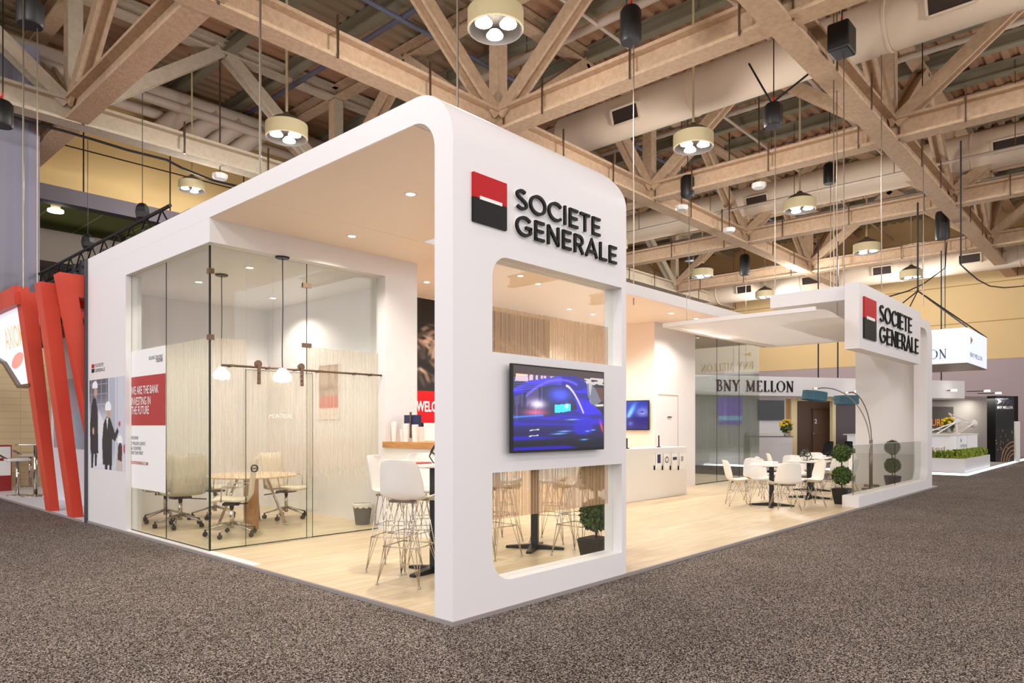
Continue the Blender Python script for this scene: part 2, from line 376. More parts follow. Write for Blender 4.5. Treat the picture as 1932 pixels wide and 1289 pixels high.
def sans(ch):
    h = W / 2; q = 1 - h
    G = {
     'S': (.66, [arc(.33, .745, .24, 40, 250, 12, .185)[:-1] + [(.33, .53), (.42, .475)] + arc(.33, .27, .265, 50, -150, 12, .2)[0:]]),
     'O': (.98, ['c'] and [arc(.49, .5, .42, 0, 351, 40, .43)]),
     'C': (.84, [arc(.49, .5, .42, 42, 318, 24, .43)]),
     'G': (.92, [arc(.49, .5, .42, 42, 325, 24, .43) + [(.83, .45), (.83, .47)], [(.56, .46), (.9, .46)]]),
     'I': (.24, [[(.12, 0), (.12, 1)]]),
     'E': (.66, [[(.12, 0), (.12, 1)], [(.12, h), (.62, h)], [(.12, .5), (.57, .5)], [(.12, q), (.62, q)]]),
     'T': (.68, [[(.02, q), (.66, q)], [(.34, 0), (.34, q)]]),
     'N': (.84, [[(.12, 0), (.12, 1)], [(.72, 0), (.72, 1)], [(.12, .94), (.72, .06)]]),
     'R': (.74, [[(.12, 0), (.12, 1)], [(.12, q), (.38, q)] + arc(.38, .69, .235, 90, -90, 10) + [(.12, .455)], [(.4, .45), (.66, 0)]]),
     'A': (.84, [[(.04, 0), (.42, .96), (.80, 0)], [(.2, .3), (.64, .3)]]),
     'L': (.6, [[(.12, 0), (.12, 1)], [(.12, h), (.58, h)]]),
    }
    return G[ch]
def serif(ch):
    T, t = .15, .05
    def sf(x, z): return [((x - .1, z), (x + .1, z)), t]
    G = {
     'B': (.72, [([(.2, 0), (.2, 1)], T), ([(.08, .975), (.4, .975)] + arc(.4, .75, .2, 80, -80, 8, .225) + [(.2, .52)], .07), ([(.2, .52), (.42, .52)] + arc(.42, .27, .24, 80, -80, 8, .245) + [(.08, .025)], .07)]),
     'N': (.92, [([(.18, 0), (.18, 1)], t), ([(.76, 0), (.76, 1)], t), ([(.16, .95), (.74, .04)], T), ([(.06, .975), (.26, .975)], t), ([(.64, .975), (.88, .975)], t), ([(.06, .025), (.3, .025)], t)]),
     'Y': (.8, [([(.12, .97), (.42, .46), (.42, 0)], T), ([(.72, .97), (.42, .46)], t), ([(0, .975), (.26, .975)], t), ([(.6, .975), (.84, .975)], t), ([(.3, .025), (.54, .025)], t)]),
     'M': (1.1, [([(.16, 0), (.2, .98)], t), ([(.2, .96), (.54, .1)], T), ([(.54, .06), (.9, .98)], t), ([(.9, 0), (.9, 1)], T), ([(.04, .025), (.3, .025)], t), ([(.76, .025), (1.04, .025)], t), ([(.06, .975), (.22, .975)], t), ([(.9, .975), (1.04, .975)], t)]),
     'E': (.72, [([(.2, 0), (.2, 1)], T), ([(.08, .975), (.62, .975), (.62, .82)], t), ([(.08, .025), (.66, .025), (.66, .2)], t), ([(.2, .52), (.5, .52)], t)]),
     'L': (.68, [([(.2, 0), (.2, 1)], T), ([(.08, .975), (.34, .975)], t), ([(.08, .025), (.62, .025), (.62, .2)], t)]),
     'O': (.98, [(arc(.48, .5, .42, 20, 160, 12, .48), t), (arc(.46, .5, .40, 140, 220, 8, .46), .13), (arc(.48, .5, .42, 200, 340, 12, .48), t), (arc(.5, .5, .40, -40, 40, 8, .46), .13)]),
     ' ': (.5, [])}
    return G[ch]
def word(mb, s, x0, z0, cap, width, fn, t0, t1, style='sans', track=.1, fat=1.0):
    tot = sum((sans(c) if style == 'sans' else serif(c))[0] + track for c in s) - track
    kx = width / tot; x = 0
    for ch in s:
        if style == 'sans':
            w_, st = sans(ch)
            for pl in st:
                cl = ch == 'O'
                ribbon(mb, [(x0 + (x + p[0]) * kx, z0 + p[1] * cap) for p in pl], W * cap * fat, fn, t0, t1, closed=cl)
        else:
            w_, st = serif(ch)
            for pl, ww in st: ribbon(mb, [(x0 + (x + p[0]) * kx, z0 + p[1] * cap) for p in pl], ww * cap, fn, t0, t1)
        x += w_ + track
    return mb
_fontc = {}
def text_mesh(mb, s, origin, u, v, width=None, cap=None, bold=0.0, depth=0.002, shear=0.0):
    """builtin font outlines laid out from origin along u with capitals of height cap and total width"""
    cu = bpy.data.curves.new('t', 'FONT'); cu.body = s; cu.size = 1; cu.offset = bold; cu.resolution_u = 3; cu.shear = shear
    ob = bpy.data.objects.new('t', cu); COL.objects.link(ob)
    me = bpy.data.meshes.new_from_object(ob)
    vs = [Vector(q.co) for q in me.vertices]; fs = [tuple(p.vertices) for p in me.polygons]
    bpy.data.objects.remove(ob); bpy.data.curves.remove(cu); bpy.data.meshes.remove(me)
    if not vs: return mb
    x0 = min(q.x for q in vs); x1 = max(q.x for q in vs); sz = cap / 0.69
    sx = width / (x1 - x0) if width else sz
    u = Vector(u).normalized(); v = Vector(v).normalized(); nrm = u.cross(v); o = Vector(origin)
    return mb.add([o + u * (q.x - x0) * sx + v * q.y * sz + nrm * depth for q in vs], fs)
# ---- painted pictures (posters, screens): one grid whose points carry the picture's colours
def picture(name, m, origin, u, v, w, h, nx, ny, func, parent=None, gamma=True):
    U, V = np.meshgrid(np.linspace(0, 1, nx), np.linspace(0, 1, ny)); rgb = func(U, V)
    rgb = np.clip(rgb, 0, 1)
    l = np.where(rgb <= .04045, rgb / 12.92, ((rgb + .055) / 1.055) ** 2.4)
    o = np.array(origin)[None, :] + U.reshape(-1, 1) * np.array(u)[None, :] * w + V.reshape(-1, 1) * np.array(v)[None, :] * h
    me = bpy.data.meshes.new(name)
    i = np.arange(nx * ny).reshape(ny, nx); F = np.stack([i[:-1, :-1], i[:-1, 1:], i[1:, 1:], i[1:, :-1]], -1).reshape(-1, 4)
    me.from_pydata(o.tolist(), [], F.tolist()); me.update()
    ca = me.color_attributes.new('picture', 'FLOAT_COLOR', 'POINT')
    buf = np.ones((nx * ny, 4), np.float32); buf[:, :3] = l.reshape(-1, 3); ca.data.foreach_set('color', buf.ravel())
    me.materials.append(m); ob = bpy.data.objects.new(name, me); COL.objects.link(ob)
    if parent: ob.parent = parent
    return ob
def inpoly(U, V, P):
    ins = np.zeros(U.shape, bool); n = len(P)
    for i in range(n):
        x1, y1 = P[i]; x2, y2 = P[(i + 1) % n]
        if y1 == y2: continue
        c = ((V >= y1) != (V >= y2)) & (U < (x2 - x1) * (V - y1) / (y2 - y1) + x1); ins ^= c
    return ins
def sm(a, b, x): t = np.clip((x - a) / (b - a), 0, 1); return t * t * (3 - 2 * t)
def blend(rgb, mask, c): mask = np.clip(mask, 0, 1)[..., None]; return rgb * (1 - mask) + np.array(c) / 255. * mask
def vnoise(U, V, fx, fy, seed):
    r = np.random.RandomState(seed); g = r.rand(int(fy) + 2, int(fx) + 2); x = U * fx; y = V * fy; i = np.clip(x.astype(int), 0, int(fx)); j = np.clip(y.astype(int), 0, int(fy))
    a = x - i; b = y - j; a = a * a * (3 - 2 * a); b = b * b * (3 - 2 * b)
    return (g[j, i] * (1 - a) + g[j, i + 1] * a) * (1 - b) + (g[j + 1, i] * (1 - a) + g[j + 1, i + 1] * a) * b

# ------------------------------------------------------------------ hall setting
ZC = -0.03
def struct(o): o['kind'] = 'structure'; return o
struct(MB().box(-30, 60, -40, 45, ZC - .1, ZC).build('floor', M_CARPET))
H = 7.0
XL = [CAM.x + k * H for k in (-1.25, -.27, .73, 1.745, 2.73, 3.72, 4.71)]     # lines of trusses running along y
YL = [CAM.y + k * H for k in (-1.3, -.3, .684, 1.66, 2.645)]                   # lines of trusses running along x
ZB, ZT = EYE + H, EYE + 1.43 * H       # underside of the lower chord, top chord
ZD = ZT + .45
# corrugated deck: ribs along x
dk = MB(); ys = []; y = -22.0
prof = []
while y < 19.5:
    prof += [(y, ZD), (y + .16, ZD), (y + .2, ZD + .09), (y + .36, ZD + .09)]; y += .4
v = [(-14, a, b) for a, b in prof] + [(37.2, a, b) for a, b in prof]; n = len(prof)
dk.add(v, [(i, i + 1, i + 1 + n, i + n) for i in range(n - 1)])
M_DECK = mat('corrugated_deck', (186, 146, 116), 0.8, c2=(162, 146, 120), cscale=.12, spec=.2, clo=.45, chi=.6)
dko = dk.build('ceiling', M_DECK); struct(dko)
XW = 36.6; YW = 18.6
struct(MB().box(-8, XW, YW, YW + .3, 8.05, ZD + .3).build('wall_left', M_YWALLX))
struct(MB().box(XW, XW + .3, -22, YW + 14.3, 4.62, ZD + .3).build('wall_back', M_YWALLY))
struct(MB().box(XW + .02, XW + .34, -22, YW + 14.3, ZC, 4.62).build('wall_right', M_LILAC))
struct(MB().box(-8, XW, YW - .05, YW + .35, 7.62, 8.05).build('trim_1', mat('soffit_grey', (104, 98, 104), .8)))
struct(MB().box(-8, XW, YW + .35, YW + 14, 7.9, 8.0).build('trim_2', M_GREENLITCEIL))
struct(MB().box(-8, XW, YW + 14, YW + 14.3, ZC, 8.0).build('trim_3', M_DARK))
mbx = MB()
for k, yy in enumerate((YW + 3.2, YW + 8.4)): mbx.box(-8, XW, yy, yy + 1.0, 6.6, 7.6)
struct(mbx.build('trim_4', mat('dropped_beam', (150, 138, 126), .8)))
dr = MB(); xe = at_y(75, 800, 16.2).x
pts = []; x = -7.0
while x < xe - .2: pts.append((x, 16.2 + .05 * math.sin(x * 9))); x += .1
pts.append((xe, 16.2)); n = len(pts)
dr.add([(a, b, ZC) for a, b in pts] + [(a, b, 10.6) for a, b in pts], [(i, i + 1, i + 1 + n, i + n) for i in range(n - 1)])
dr.add([(xe, 16.2, ZC), (xe, 16.6, ZC), (xe, 16.6, 10.6), (xe, 16.2, 10.6)], [(0, 1, 2, 3)])
tag(dr.build('drape_curtain', M_DRAPE), 'tall lilac-grey drape hanging at the left edge of the hall', 'curtain')

# ------------------------------------------------------------------ roof trusses
def truss(axis, c, lo, hi, nodes, label, grey=False, cable=True):
    t = thing('roof_truss', label, 'roof truss', (0, 0, 0), group=None)
    P = (lambda a, z: Vector((a, c, z))) if axis == 'x' else (lambda a, z: Vector((c, a, z)))
    m = M_BEAMG if grey else M_BEAM
    hb = ZB + (.27 if axis == 'x' else .292)
    MB().hbeam(P(lo, hb), P(hi, hb), .46, .54, .07).build('bottom_chord', m, t)
    MB().hbeam(P(lo, ZT + .2), P(hi, ZT + .2), .36, .4, .06).build('top_chord', m, t)
    side = Vector((0, 1, 0)) if axis == 'x' else Vector((1, 0, 0))
    for i, a in enumerate(nodes):
        if not lo - .5 <= a <= hi + .5: continue
        MB().hbeam(P(a, ZB + .5), P(a, ZT), .3, .32, .06, side).build('vertical_post', m, t)
        for s_ in (-1, 1):
            nx = a + s_ * H * .985 / 2
            if lo - .2 <= nx <= hi + .2:
                MB().hbeam(P(a + s_ * .15, ZB + .45), P(nx, ZT + .05), .3, .34, .08, side).build('diagonal_brace', m, t)
    if cable:
        cb = MB(); off = side * .35
        for dz in (.62, .74):
            cb.tube([P(lo, ZB + dz) + off, P(hi, ZB + dz) + off], .018, 5)
        k = lo + 1
        while k < hi: cb.bar(P(k, ZB - .02) - side * .25, P(k, ZB + .8) - side * .25, .04, .03); k += 2.3
        cb.build('cable_run', M_STEEL, t)
    return t
yn = YL; xn = XL
names_x = ['behind the viewer, lengthwise', 'lengthwise steel truss over the aisle behind the viewer', 'lengthwise steel truss crossing the upper right of the hall over the second sign', 'lengthwise steel truss passing just above the rounded top of the booth', 'lengthwise steel truss nearest the yellow panelled wall at upper left']
for j in (1, 2, 3, 4): truss('x', YL[j], -13 if j > 1 else -4, XW - .1, XL, names_x[j], grey=(j == 4))
names_y = ['', 'cross truss over the aisle at far left, behind the viewer', 'cross truss climbing from the grey drape to the top of the picture', 'cross truss behind the hanging lamp, meeting the top of the booth', 'cross truss running between the two big round ducts', 'cross truss beyond the second big duct', 'cross truss farthest off, close to the pale end wall']
for i in (2, 3, 4, 5, 6): truss('y', XL[i], -20, YW - .1, YL, names_y[i], cable=i > 2)
# joists under the deck, along y
jx = -5.0; k = 0
while jx < 36:
    if min(abs(jx - q) for q in XL) > .5:
        tag(MB().hbeam((jx, -20, ZD - .2), (jx, YW - .05, ZD - .2), .26, .38, .05).build('roof_joist', M_JOIST), 'grey-green steel joist under the corrugated roof deck', 'joist', 'joists under the roof deck')
    jx += H * .985 / 4
# sprinkler and conduit pipes
pipes = [((-4, 1.9), 'x', ZT - .7, .04, M_PIPEW, 'thin white sprinkler pipe running lengthwise right of the chord over the aisle'),
         ((0, 3.4), 'x', ZT - .2, .05, M_PIPEW, 'thin white sprinkler pipe running lengthwise between booth lamps'),
         ((0, 6.1), 'x', ZT - .35, .045, M_PIPEW, 'thin white sprinkler pipe running lengthwise over the middle of the booth'),
         ((0, 9.6), 'x', ZT - .2, .06, M_PIPEB, 'slate-blue conduit running lengthwise above the left lamp'),
         ((0, 12.3), 'x', ZT - .4, .04, M_PIPEW, 'thin white sprinkler pipe near the yellow wall truss'),
         ((7.2, 0), 'y', ZT - .15, .07, M_PIPEB, 'slate-blue pipe crossing behind the big top lamp'),
         ((10.4, 0), 'y', ZT - .3, .11, M_PIPEW, 'pale round pipe crossing under the deck before the first duct'),
         ((17.6, 0), 'y', ZT - .1, .08, M_PIPEW, 'pale cross pipe between the two big ducts'),
         ((20.8, 0), 'y', ZB + .9, .05, M_PIPEW, 'thin white cross pipe low beside the second duct'),
         ((28.6, 0), 'y', ZT - .6, .09, M_PIPEW, 'pale cross pipe in the far bays of the roof')]
for (px, py), ax, z, r, m, lb in pipes:
    a, b = ((-6, py, z), (XW, py, z)) if ax == 'x' else ((px, -18, z), (px, YW, z))
    t = thing('ceiling_pipe', lb, 'pipe')
    MB().tube([a, b], r, 10).build('pipe', m, t, smooth=True)
    hg = MB(); L0 = -4
    while L0 < (34 if ax == 'x' else 17):
        q = (L0, py) if ax == 'x' else (px, L0)
        hg.tube([(q[0], q[1], z), (q[0], q[1], ZD)], .012, 5); L0 += 3.1
    hg.build('hanger_rods', M_STEEL, t)

# ------------------------------------------------------------------ ducts
def duct(X, z, r, ylo, yhi, grilles, label):
    t = thing('air_duct', label, 'air duct')
    MB().tube([(X, ylo, z), (X, yhi, z)], r, 40).build('duct_pipe', M_DUCT, t, smooth=True, ang=.6)
    y = ylo + 2
    while y < yhi: MB().lathe([(r, -.03), (r + .02, -.02), (r + .02, .02), (r, .03)], (X, y, z), 40, 'y').build('seam_band', M_DUCT, t); y += 4.6
    for (yy, a) in grilles:
        # grille on the viewer's side of the duct, a down from the horizontal
        nv = Vector((-math.cos(a), 0, -math.sin(a))); c = Vector((X, yy, z)) + nv * (r + .02); tv = Vector((-math.sin(a), 0, math.cos(a))); w, h = .42, .2
        fr = MB(); yv = Vector((0, 1, 0))
        for p, q, wd_ in ((c - yv * w + tv * h, c + yv * w + tv * h, .05), (c - yv * w - tv * h, c + yv * w - tv * h, .05), (c - yv * w - tv * h, c - yv * w + tv * h, .05), (c + yv * w - tv * h, c + yv * w + tv * h, .05)):
            fr.bar(p, q, wd_, .12, nv)
        g = fr.build('vent_grille', M_DUCT, t)
        s_ = MB().add([c - yv * w - tv * h + nv * .01, c + yv * w - tv * h + nv * .01, c + yv * w + tv * h + nv * .01, c - yv * w + tv * h + nv * .01], [(0, 1, 2, 3)])
        for k in range(9):
            zc = -h + (k + .5) * 2 * h / 9; s_.bar(c - yv * w + tv * zc + nv * .02, c + yv * w + tv * zc + nv * .02, .012, .02, nv)
        s_.build('vent_slats', M_GRILLE, g)
    return t
D1 = at_x(1185, 228, 13.0); D1b = at_x(1830, 15, 13.0)
duct(13.1, 10.05, .56, -20, 9.2, [(at_x(1182, 230, 12.6).y, .35), (at_x(1795, 22, 12.6).y, .35)], 'big round beige air duct nearest the viewer with two grilles')
duct(22.7, 10.05, .60, -20, 14.5, [(at_x(1430, 380, 22.2).y, .3), (at_x(1905, 275, 22.2).y, .3)], 'second big round beige air duct, partly behind the cross truss')
duct(33.6, 8.95, .64, -20, 15.5, [(at_x(1405, 543, 33).y, .2), (at_x(1530, 527, 33).y, .2), (at_x(1665, 508, 33).y, .2), (at_x(1830, 484, 33).y, .2)], 'far round beige duct low in front of the end wall')
t = thing('pipe_bundle', 'pale pipes with elbows turning into the yellow wall at upper left', 'pipes')
pb = MB(); pb.tube([(-6, 17.3, 10.95), (20, 17.3, 10.95)], .26, 16); pb.build('main_pipe', M_PIPEW, t, smooth=True)
MB().tube([(-6, 17.85, 10.6), (20, 17.85, 10.6)], .15, 14).build('main_pipe', M_PIPEW, t, smooth=True)
MB().tube([(-6, 16.95, 10.6), (20, 16.95, 10.6)], .13, 14).build('main_pipe', M_PIPEW, t, smooth=True)
for px, py in ((285, 195), (335, 205), (380, 215), (425, 228)):
    p = at_y(px, py, 18.0); MB().tube([(p.x + .9, 17.2, 10.8), (p.x + .6, 17.35, 10.6), (p.x + .3, 17.7, 10.25), (p.x + .1, 18.3, 10.0)], .27, 14).build('elbow', M_PIPEW, t, smooth=True)

# ------------------------------------------------------------------ high bay lamps
def make_lamp(D):
    t = thing('high_bay_lamp', 'x', 'ceiling lamp'); R_ = D / 2; hh = D * .34
    MB().lathe([(R_ * .97, 0), (R_, .02), (R_, hh), (R_ * .97, hh)], n=36).build('drum_shade', M_CREAM, t, smooth=True, ang=.6)
    MB().lathe([(R_ * .97, 0), (R_ * .93, .01), (R_ * .90, hh * .8), (0.01, hh * .8)], n=36).build('inner_reflector', M_LAMPIN, t, smooth=True, ang=.6)
    MB().lathe([(R_ * .98, hh), (R_ * .62, hh + D * .14), (R_ * .22, hh + D * .24), (.06, hh + D * .3), (.02, hh + D * .3)], n=30).build('top_cone', M_LAMPCONE, t, smooth=True)
    MB().tube([(0, 0, hh + D * .28), (0, 0, ZD + .1 - 8.12)], .03, 8).build('stem', M_CREAM, t)
    for k in range(3):
        a = math.radians(90 + 120 * k) - .75
        c = (R_ * .5 * math.cos(a), R_ * .5 * math.sin(a), hh * .1)
        b = MB().lathe([(.001, -.02), (R_ * .18, -.014), (R_ * .30, 0), (R_ * .31, .02), (R_ * .2, .09)], c, 20).build('bulb', M_GLOW, t, smooth=True)
    return t
def lamp_light(loc, power, D, parent=None):
    l = bpy.data.lights.new('high_bay_light', 'POINT'); l.energy = power; l.shadow_soft_size = D * .36; l.color = (1.0, .97, .94)
    o = bpy.data.objects.new('high_bay_light', l); COL.objects.link(o); o.location = Vector(loc) - Vector((0, 0, D * .42 + .03)); return o
zl = 8.12; base_lamp = make_lamp(.95)
LAMPS = [(935, 58, 'cream drum lamp with three lit bulbs, cut by the top of the picture'), (541, 262, 'cream drum lamp above the left of the booth roof'),
         (1308, 280, 'cream drum lamp in the middle of the roof under the first duct'), (1509, 398, 'cream drum lamp hanging between the two big ducts'),
         (1635, 477, 'cream drum lamp above the second booth sign'), (1719, 525, 'cream drum lamp right of the second sign, before the pale end wall'),
         (1325, 523, 'cream drum lamp low over the booth roof in the middle'), (1443, 562, 'cream drum lamp peeping over the booth roof beside the second portal'),
         (1160, 470, 'cream drum lamp half hidden by the right edge of the tall booth wall')]
for i, (px, py, lb) in enumerate(LAMPS):
    p = at_z(px, py, zl); o = base_lamp if i == 0 else dup(base_lamp)
    o.location = p; o['label'] = lb; lamp_light(p, HALL_W, .95)
sm_l = dup(base_lamp, loc=at_y(362, 360, 16.2), label='smaller cream drum lamp hanging before the yellow wall at left'); sm_l.scale = (.74, .74, .74)
for c in KIDS(sm_l):
    if c.name.startswith('stem'): c.scale = (1, 1, 1.36)
lamp_light(sm_l.location, HALL_W * .6, .7)
for gx in (-9.5, -3.0, 3.5):        # lamps of the same grid over the aisle, outside the frame
    for gy in (-12.5, -6.8, -1.5):
        if (gx, gy) == (3.5, -1.5): continue
        lamp_light((gx, gy, zl), HALL_W, .95)
for p in ((10.5, -4.6, zl), (17.5, -4.6, zl), (-3.2, 6.0, zl), (25, -6, zl), (-7, 10, zl), (28, 8, zl)): lamp_light(p, HALL_W, .95)

# ------------------------------------------------------------------ chain hoists and other rigging
def hoist(px, py, z, r, h, label, drop=None, box=False, zfix=None, up=ZD):
    p = at_z(px, py, z)
    while any(abs(p.x - X) < .95 for X in (13.1, 22.7)): z += .1; p = at_z(px, py, z)
    t = thing('chain_hoist', label, 'chain hoist', p)
    if box: MB().box(-r, r, -r * .8, r * .8, -h / 2, h / 2).build('motor_housing', M_BLACK, t, bevel=.04)
    else: MB().lathe([(.001, -h / 2), (r * .9, -h / 2), (r, -h * .42), (r, h * .38), (r * .75, h / 2), (.001, h / 2)], n=18).build('motor_housing', M_BLACK, t, smooth=True, ang=.7)
    MB().tube([(0, 0, h / 2), (.02, 0, h / 2 + .18)], .02, 6).ball((0, 0, h / 2 + .07), .035, 8, 5).build('hook', M_REDHOOK, t)
    MB().tube([(.02, 0, h / 2 + .15), (.02, 0, up - p.z)], .013, 5).build('lifting_chain', M_BLACK, t)
    if drop is not None: MB().tube([(r * .5, 0, -h / 2), (r * .5, 0, drop - p.z)], .011, 5).build('load_chain', M_STEEL, t)
    return t
hoist(57, 25, 8.3, .2, .42, 'black hoist motor at the top left corner over the drape', drop=3.7)
hoist(3, 215, 7.6, .2, .5, 'black hoist motor cut by the left edge of the picture')
hoist(1190, 48, 8.6, .19, .62, 'black cylinder hoist right of the top lamp', drop=3.6)
hoist(1588, 76, 8.6, .24, .52, 'big black hoist box with chains before the first duct', drop=4.0, box=True)
hoist(1459, 218, 8.2, .2, .5, 'black hoist with a yellow tag hung on V slings under the first duct', drop=4.2)
hoist(1740, 234, 8.9, .2, .55, 'black hoist beside the crossing of chords at upper right', drop=4.4)
hoist(1297, 352, 8.6, .2, .62, 'black hoist just under the middle drum lamp', drop=3.9)
hoist(1565, 328, 8.9, .17, .6, 'black hoist left of the chord crossing, under the long chains', drop=3.9)
hoist(1300, 475, 8.6, .22, .8, 'far black hoist above the booth roof, left one', drop=3.9)
hoist(1405, 500, 8.6, .22, .9, 'far black hoist above the booth roof, right one with loose cables', drop=3.9)
hoist(1778, 425, 8.4, .22, 1.0, 'far black hoist at right between lamp and wall truss', drop=4.1)
sl = thing('v_sling', 'dark V-shaped steel sling holding the hoist under the first duct', 'sling')
HP = bpy.data.objects['v_sling']; hq = at_z(1459, 218, 8.2)
for q in ((1413, 120), (1540, 128)):
    MB().tube([at_x(q[0], q[1], hq.x), at_x(1456, 195, hq.x)], .022, 6).build('sling_leg', M_BLACK, sl)
# chains dropping to the booth
def hang(px0, py0, px1, py1, depthfn, m, r, label, cat='hanging cable', name='hanging_cable'):
    a = depthfn(px0, py0); b = depthfn(px1, py1); a = Vector((b.x, b.y, ZD)); b.z = TZ0 if 'booth' in label or 'portal' in label or 'sign box' in label else b.z
    return tag(MB().tube([b, a], r, 6).build(name, m), label, cat)
TZ0 = 3.93
dz = lambda Y: (lambda px, py: at_y(px, py, Y))
hang(492, 0, 491, 352, lambda x, y: at_x(x, y, .4), M_STEEL, .015, 'chain dropping to the booth roof edge left of the arch', 'hanging chain', 'hanging_chain')
hang(862, 20, 863, 190, dz(1.4), M_STEEL, .012, 'thin chain dropping behind the tall booth wall top', 'hanging chain', 'hanging_chain')
hang(1570, 60, 1573, 540, dz(1.0), M_STEEL, .011, 'left strand of long chains at the second portal', 'hanging chain', 'hanging_chain')
hang(1577, 60, 1579, 538, dz(1.1), M_STEEL, .011, 'right strand of long chains at the second portal', 'hanging chain', 'hanging_chain')
hang(1662, 60, 1663, 552, dz(.6), M_STEEL, .011, 'chain dropping to the top of the second sign box', 'hanging chain', 'hanging_chain')
hang(1740, 250, 1741, 545, dz(2.2), M_BLACK, .016, 'black cable dropping to the knot above the lit hanging sign')
hang(1783, 480, 1783, 619, dz(2.4), M_BLACK, .016, 'black cable dropping onto the lit hanging sign')
hang(42, 250, 44, 545, lambda x, y: at_y(x, y, 9.85), M_STEEL, .012, 'thin wire rope holding the first red frame')
p = at_z(105, 400, 7.5); t = thing('recessed_lamp', 'small lit round lamp in the dark area under the yellow wall', 'ceiling lamp', p); MB().lathe([(.001, 0), (.2, 0), (.2, .06), (.001, .06)], n=20).build('glowing_disc', M_GLOW, t); MB().lathe([(.12, .06), (.12, .3), (.001, .3)], n=16).build('housing', M_CREAM, t); MB().tube([(0, 0, .3), (0, 0, 7.91 - 7.5)], .02, 6).build('stem', M_CREAM, t)
cb = thing('power_cable', 'black power cable looping across the roof above the lit hanging sign', 'cable')
pts = []
for a_, b_ in ((1560, 570), (1620, 569), (1680, 559), (1714, 549), (1742, 536), (1783, 506)): pts.append(at_y(a_, b_, 2.0))
cb2 = thing('power_cable', 'black power cable sagging before the pale end wall at the right edge', 'cable'); p2 = [at_y(a_, b_, -.3) for a_, b_ in ((1813, 500), (1826, 512), (1845, 528), (1868, 540), (1895, 543), (1932, 540))]
p2 = [Vector((p2[0].x, p2[0].y, ZB))] + p2 + [Vector((p2[-1].x + 3, p2[-1].y, ZB))]
MB().tube(p2, .02, 6).build('cable', M_BLACK, cb2)
pts = [Vector((pts[0].x, pts[0].y, TZ0))] + pts + [Vector((pts[-1].x + .3, pts[-1].y, ZB))]
MB().tube(pts, .022, 6).build('cable', M_BLACK, cb)
cb = thing('power_cable', 'black cable sagging under the truss before the yellow wall', 'cable')
pts = [at_y(a, b, YL[4] - .3) for a, b in ((0, 213), (60, 232), (120, 247), (178, 264), (240, 283), (315, 302), (345, 318), (400, 340), (450, 352), (520, 366))]
MB().tube(pts, .03, 6).build('cable', M_BLACK, cb)
for (px, py, lb) in ((415, 333, 'small white wireless box under the left wall truss'), (1432, 350, 'small white wireless box under the cross truss right of the middle lamp'), (1286, 392, 'small white wireless box under the middle hoist'), (1376, 434, 'small pale box hung on the lengthwise chord over the booth')):
    p = at_y(px, py, YL[4]) if px < 500 else at_z(px, py, ZB - .15)
    t = thing('wireless_box', lb, 'wireless access point', p)
    MB().lathe([(.001, -.08), (.16, -.08), (.2, -.02), (.2, .05), (.12, .08), (.001, .08)], n=10).build('casing', M_WHITE2, t, bevel=0)
    MB().bar((0, 0, .07), (0, 0, ZD - p.z), .03, .03).build('bracket', M_STEEL, t)
# black lighting truss behind the left end of the booth
lt = thing('lighting_truss', 'black lattice lighting truss with spotlights behind the left end of the booth', 'lighting truss')
z0 = 4.78; xx = 1.5; y0, y1 = 8.4, 21.0; tb = MB()
for dx in (-.17, .17):
    for dz_ in (0, .34): tb.tube([(xx + dx, y0, z0 + dz_), (xx + dx, y1, z0 + dz_)], .03, 6)
y = y0; k = 0
while y < y1 - .3:
    for dx in (-.17, .17): tb.tube([(xx + dx, y, z0 + (.34 if k % 2 else 0)), (xx + dx, y + .36, z0 + (0 if k % 2 else .34))], .016, 5)
    tb.tube([(xx - .17, y, z0), (xx + .17, y + .36, z0)], .014, 5); y += .36; k += 1
tb.build('lattice', M_BLACK, lt)
for yy in (9.6, 10.3, 11.6, 13.0, 13.5, 16):
    f = MB().lathe([(.001, .3), (.11, .3), (.13, .05), (.16, -.1), (.1, -.12), (.001, -.08)], (xx - .1, yy, z0 - .15), 14).ball((xx - .1, yy, z0 + .05), .12, 8, 6)
    f.build('spotlight', M_BLACK, lt, smooth=True, ang=.6)
for q in (10.1, 13.2): MB().tube([(xx, q, z0 + .34), (xx, q, 7.6)], .007, 6).ball((xx, q, z0 + .6), .13, 8, 6, (1, 1, 1.5)).build('hanger_motor', M_BLACK, lt)

# ------------------------------------------------------------------ booth: platform
PX1 = 15.65; PY1 = 8.05
t = thing('booth_platform', 'raised pale plank floor of the white booth', 'platform')
MB().box(.012, PX1 - .012, .012, PY1 - .012, ZC, 0).build('plank_floor', M_FLOOR, t)
MB().box(-.012, PX1, -.012, .012, ZC, -.001).box(-.012, .012, .012, PY1, ZC, -.001).box(PX1 - .012, PX1, .012, PY1, ZC, -.001).build('edge_trim', M_EDGE, t)
tag(MB().box(.0125, .1, 3.0, 6.5, .0, .008).build('floor_strip', M_CURBTOP), 'white strip on the floor along the meeting room glass', 'floor strip')

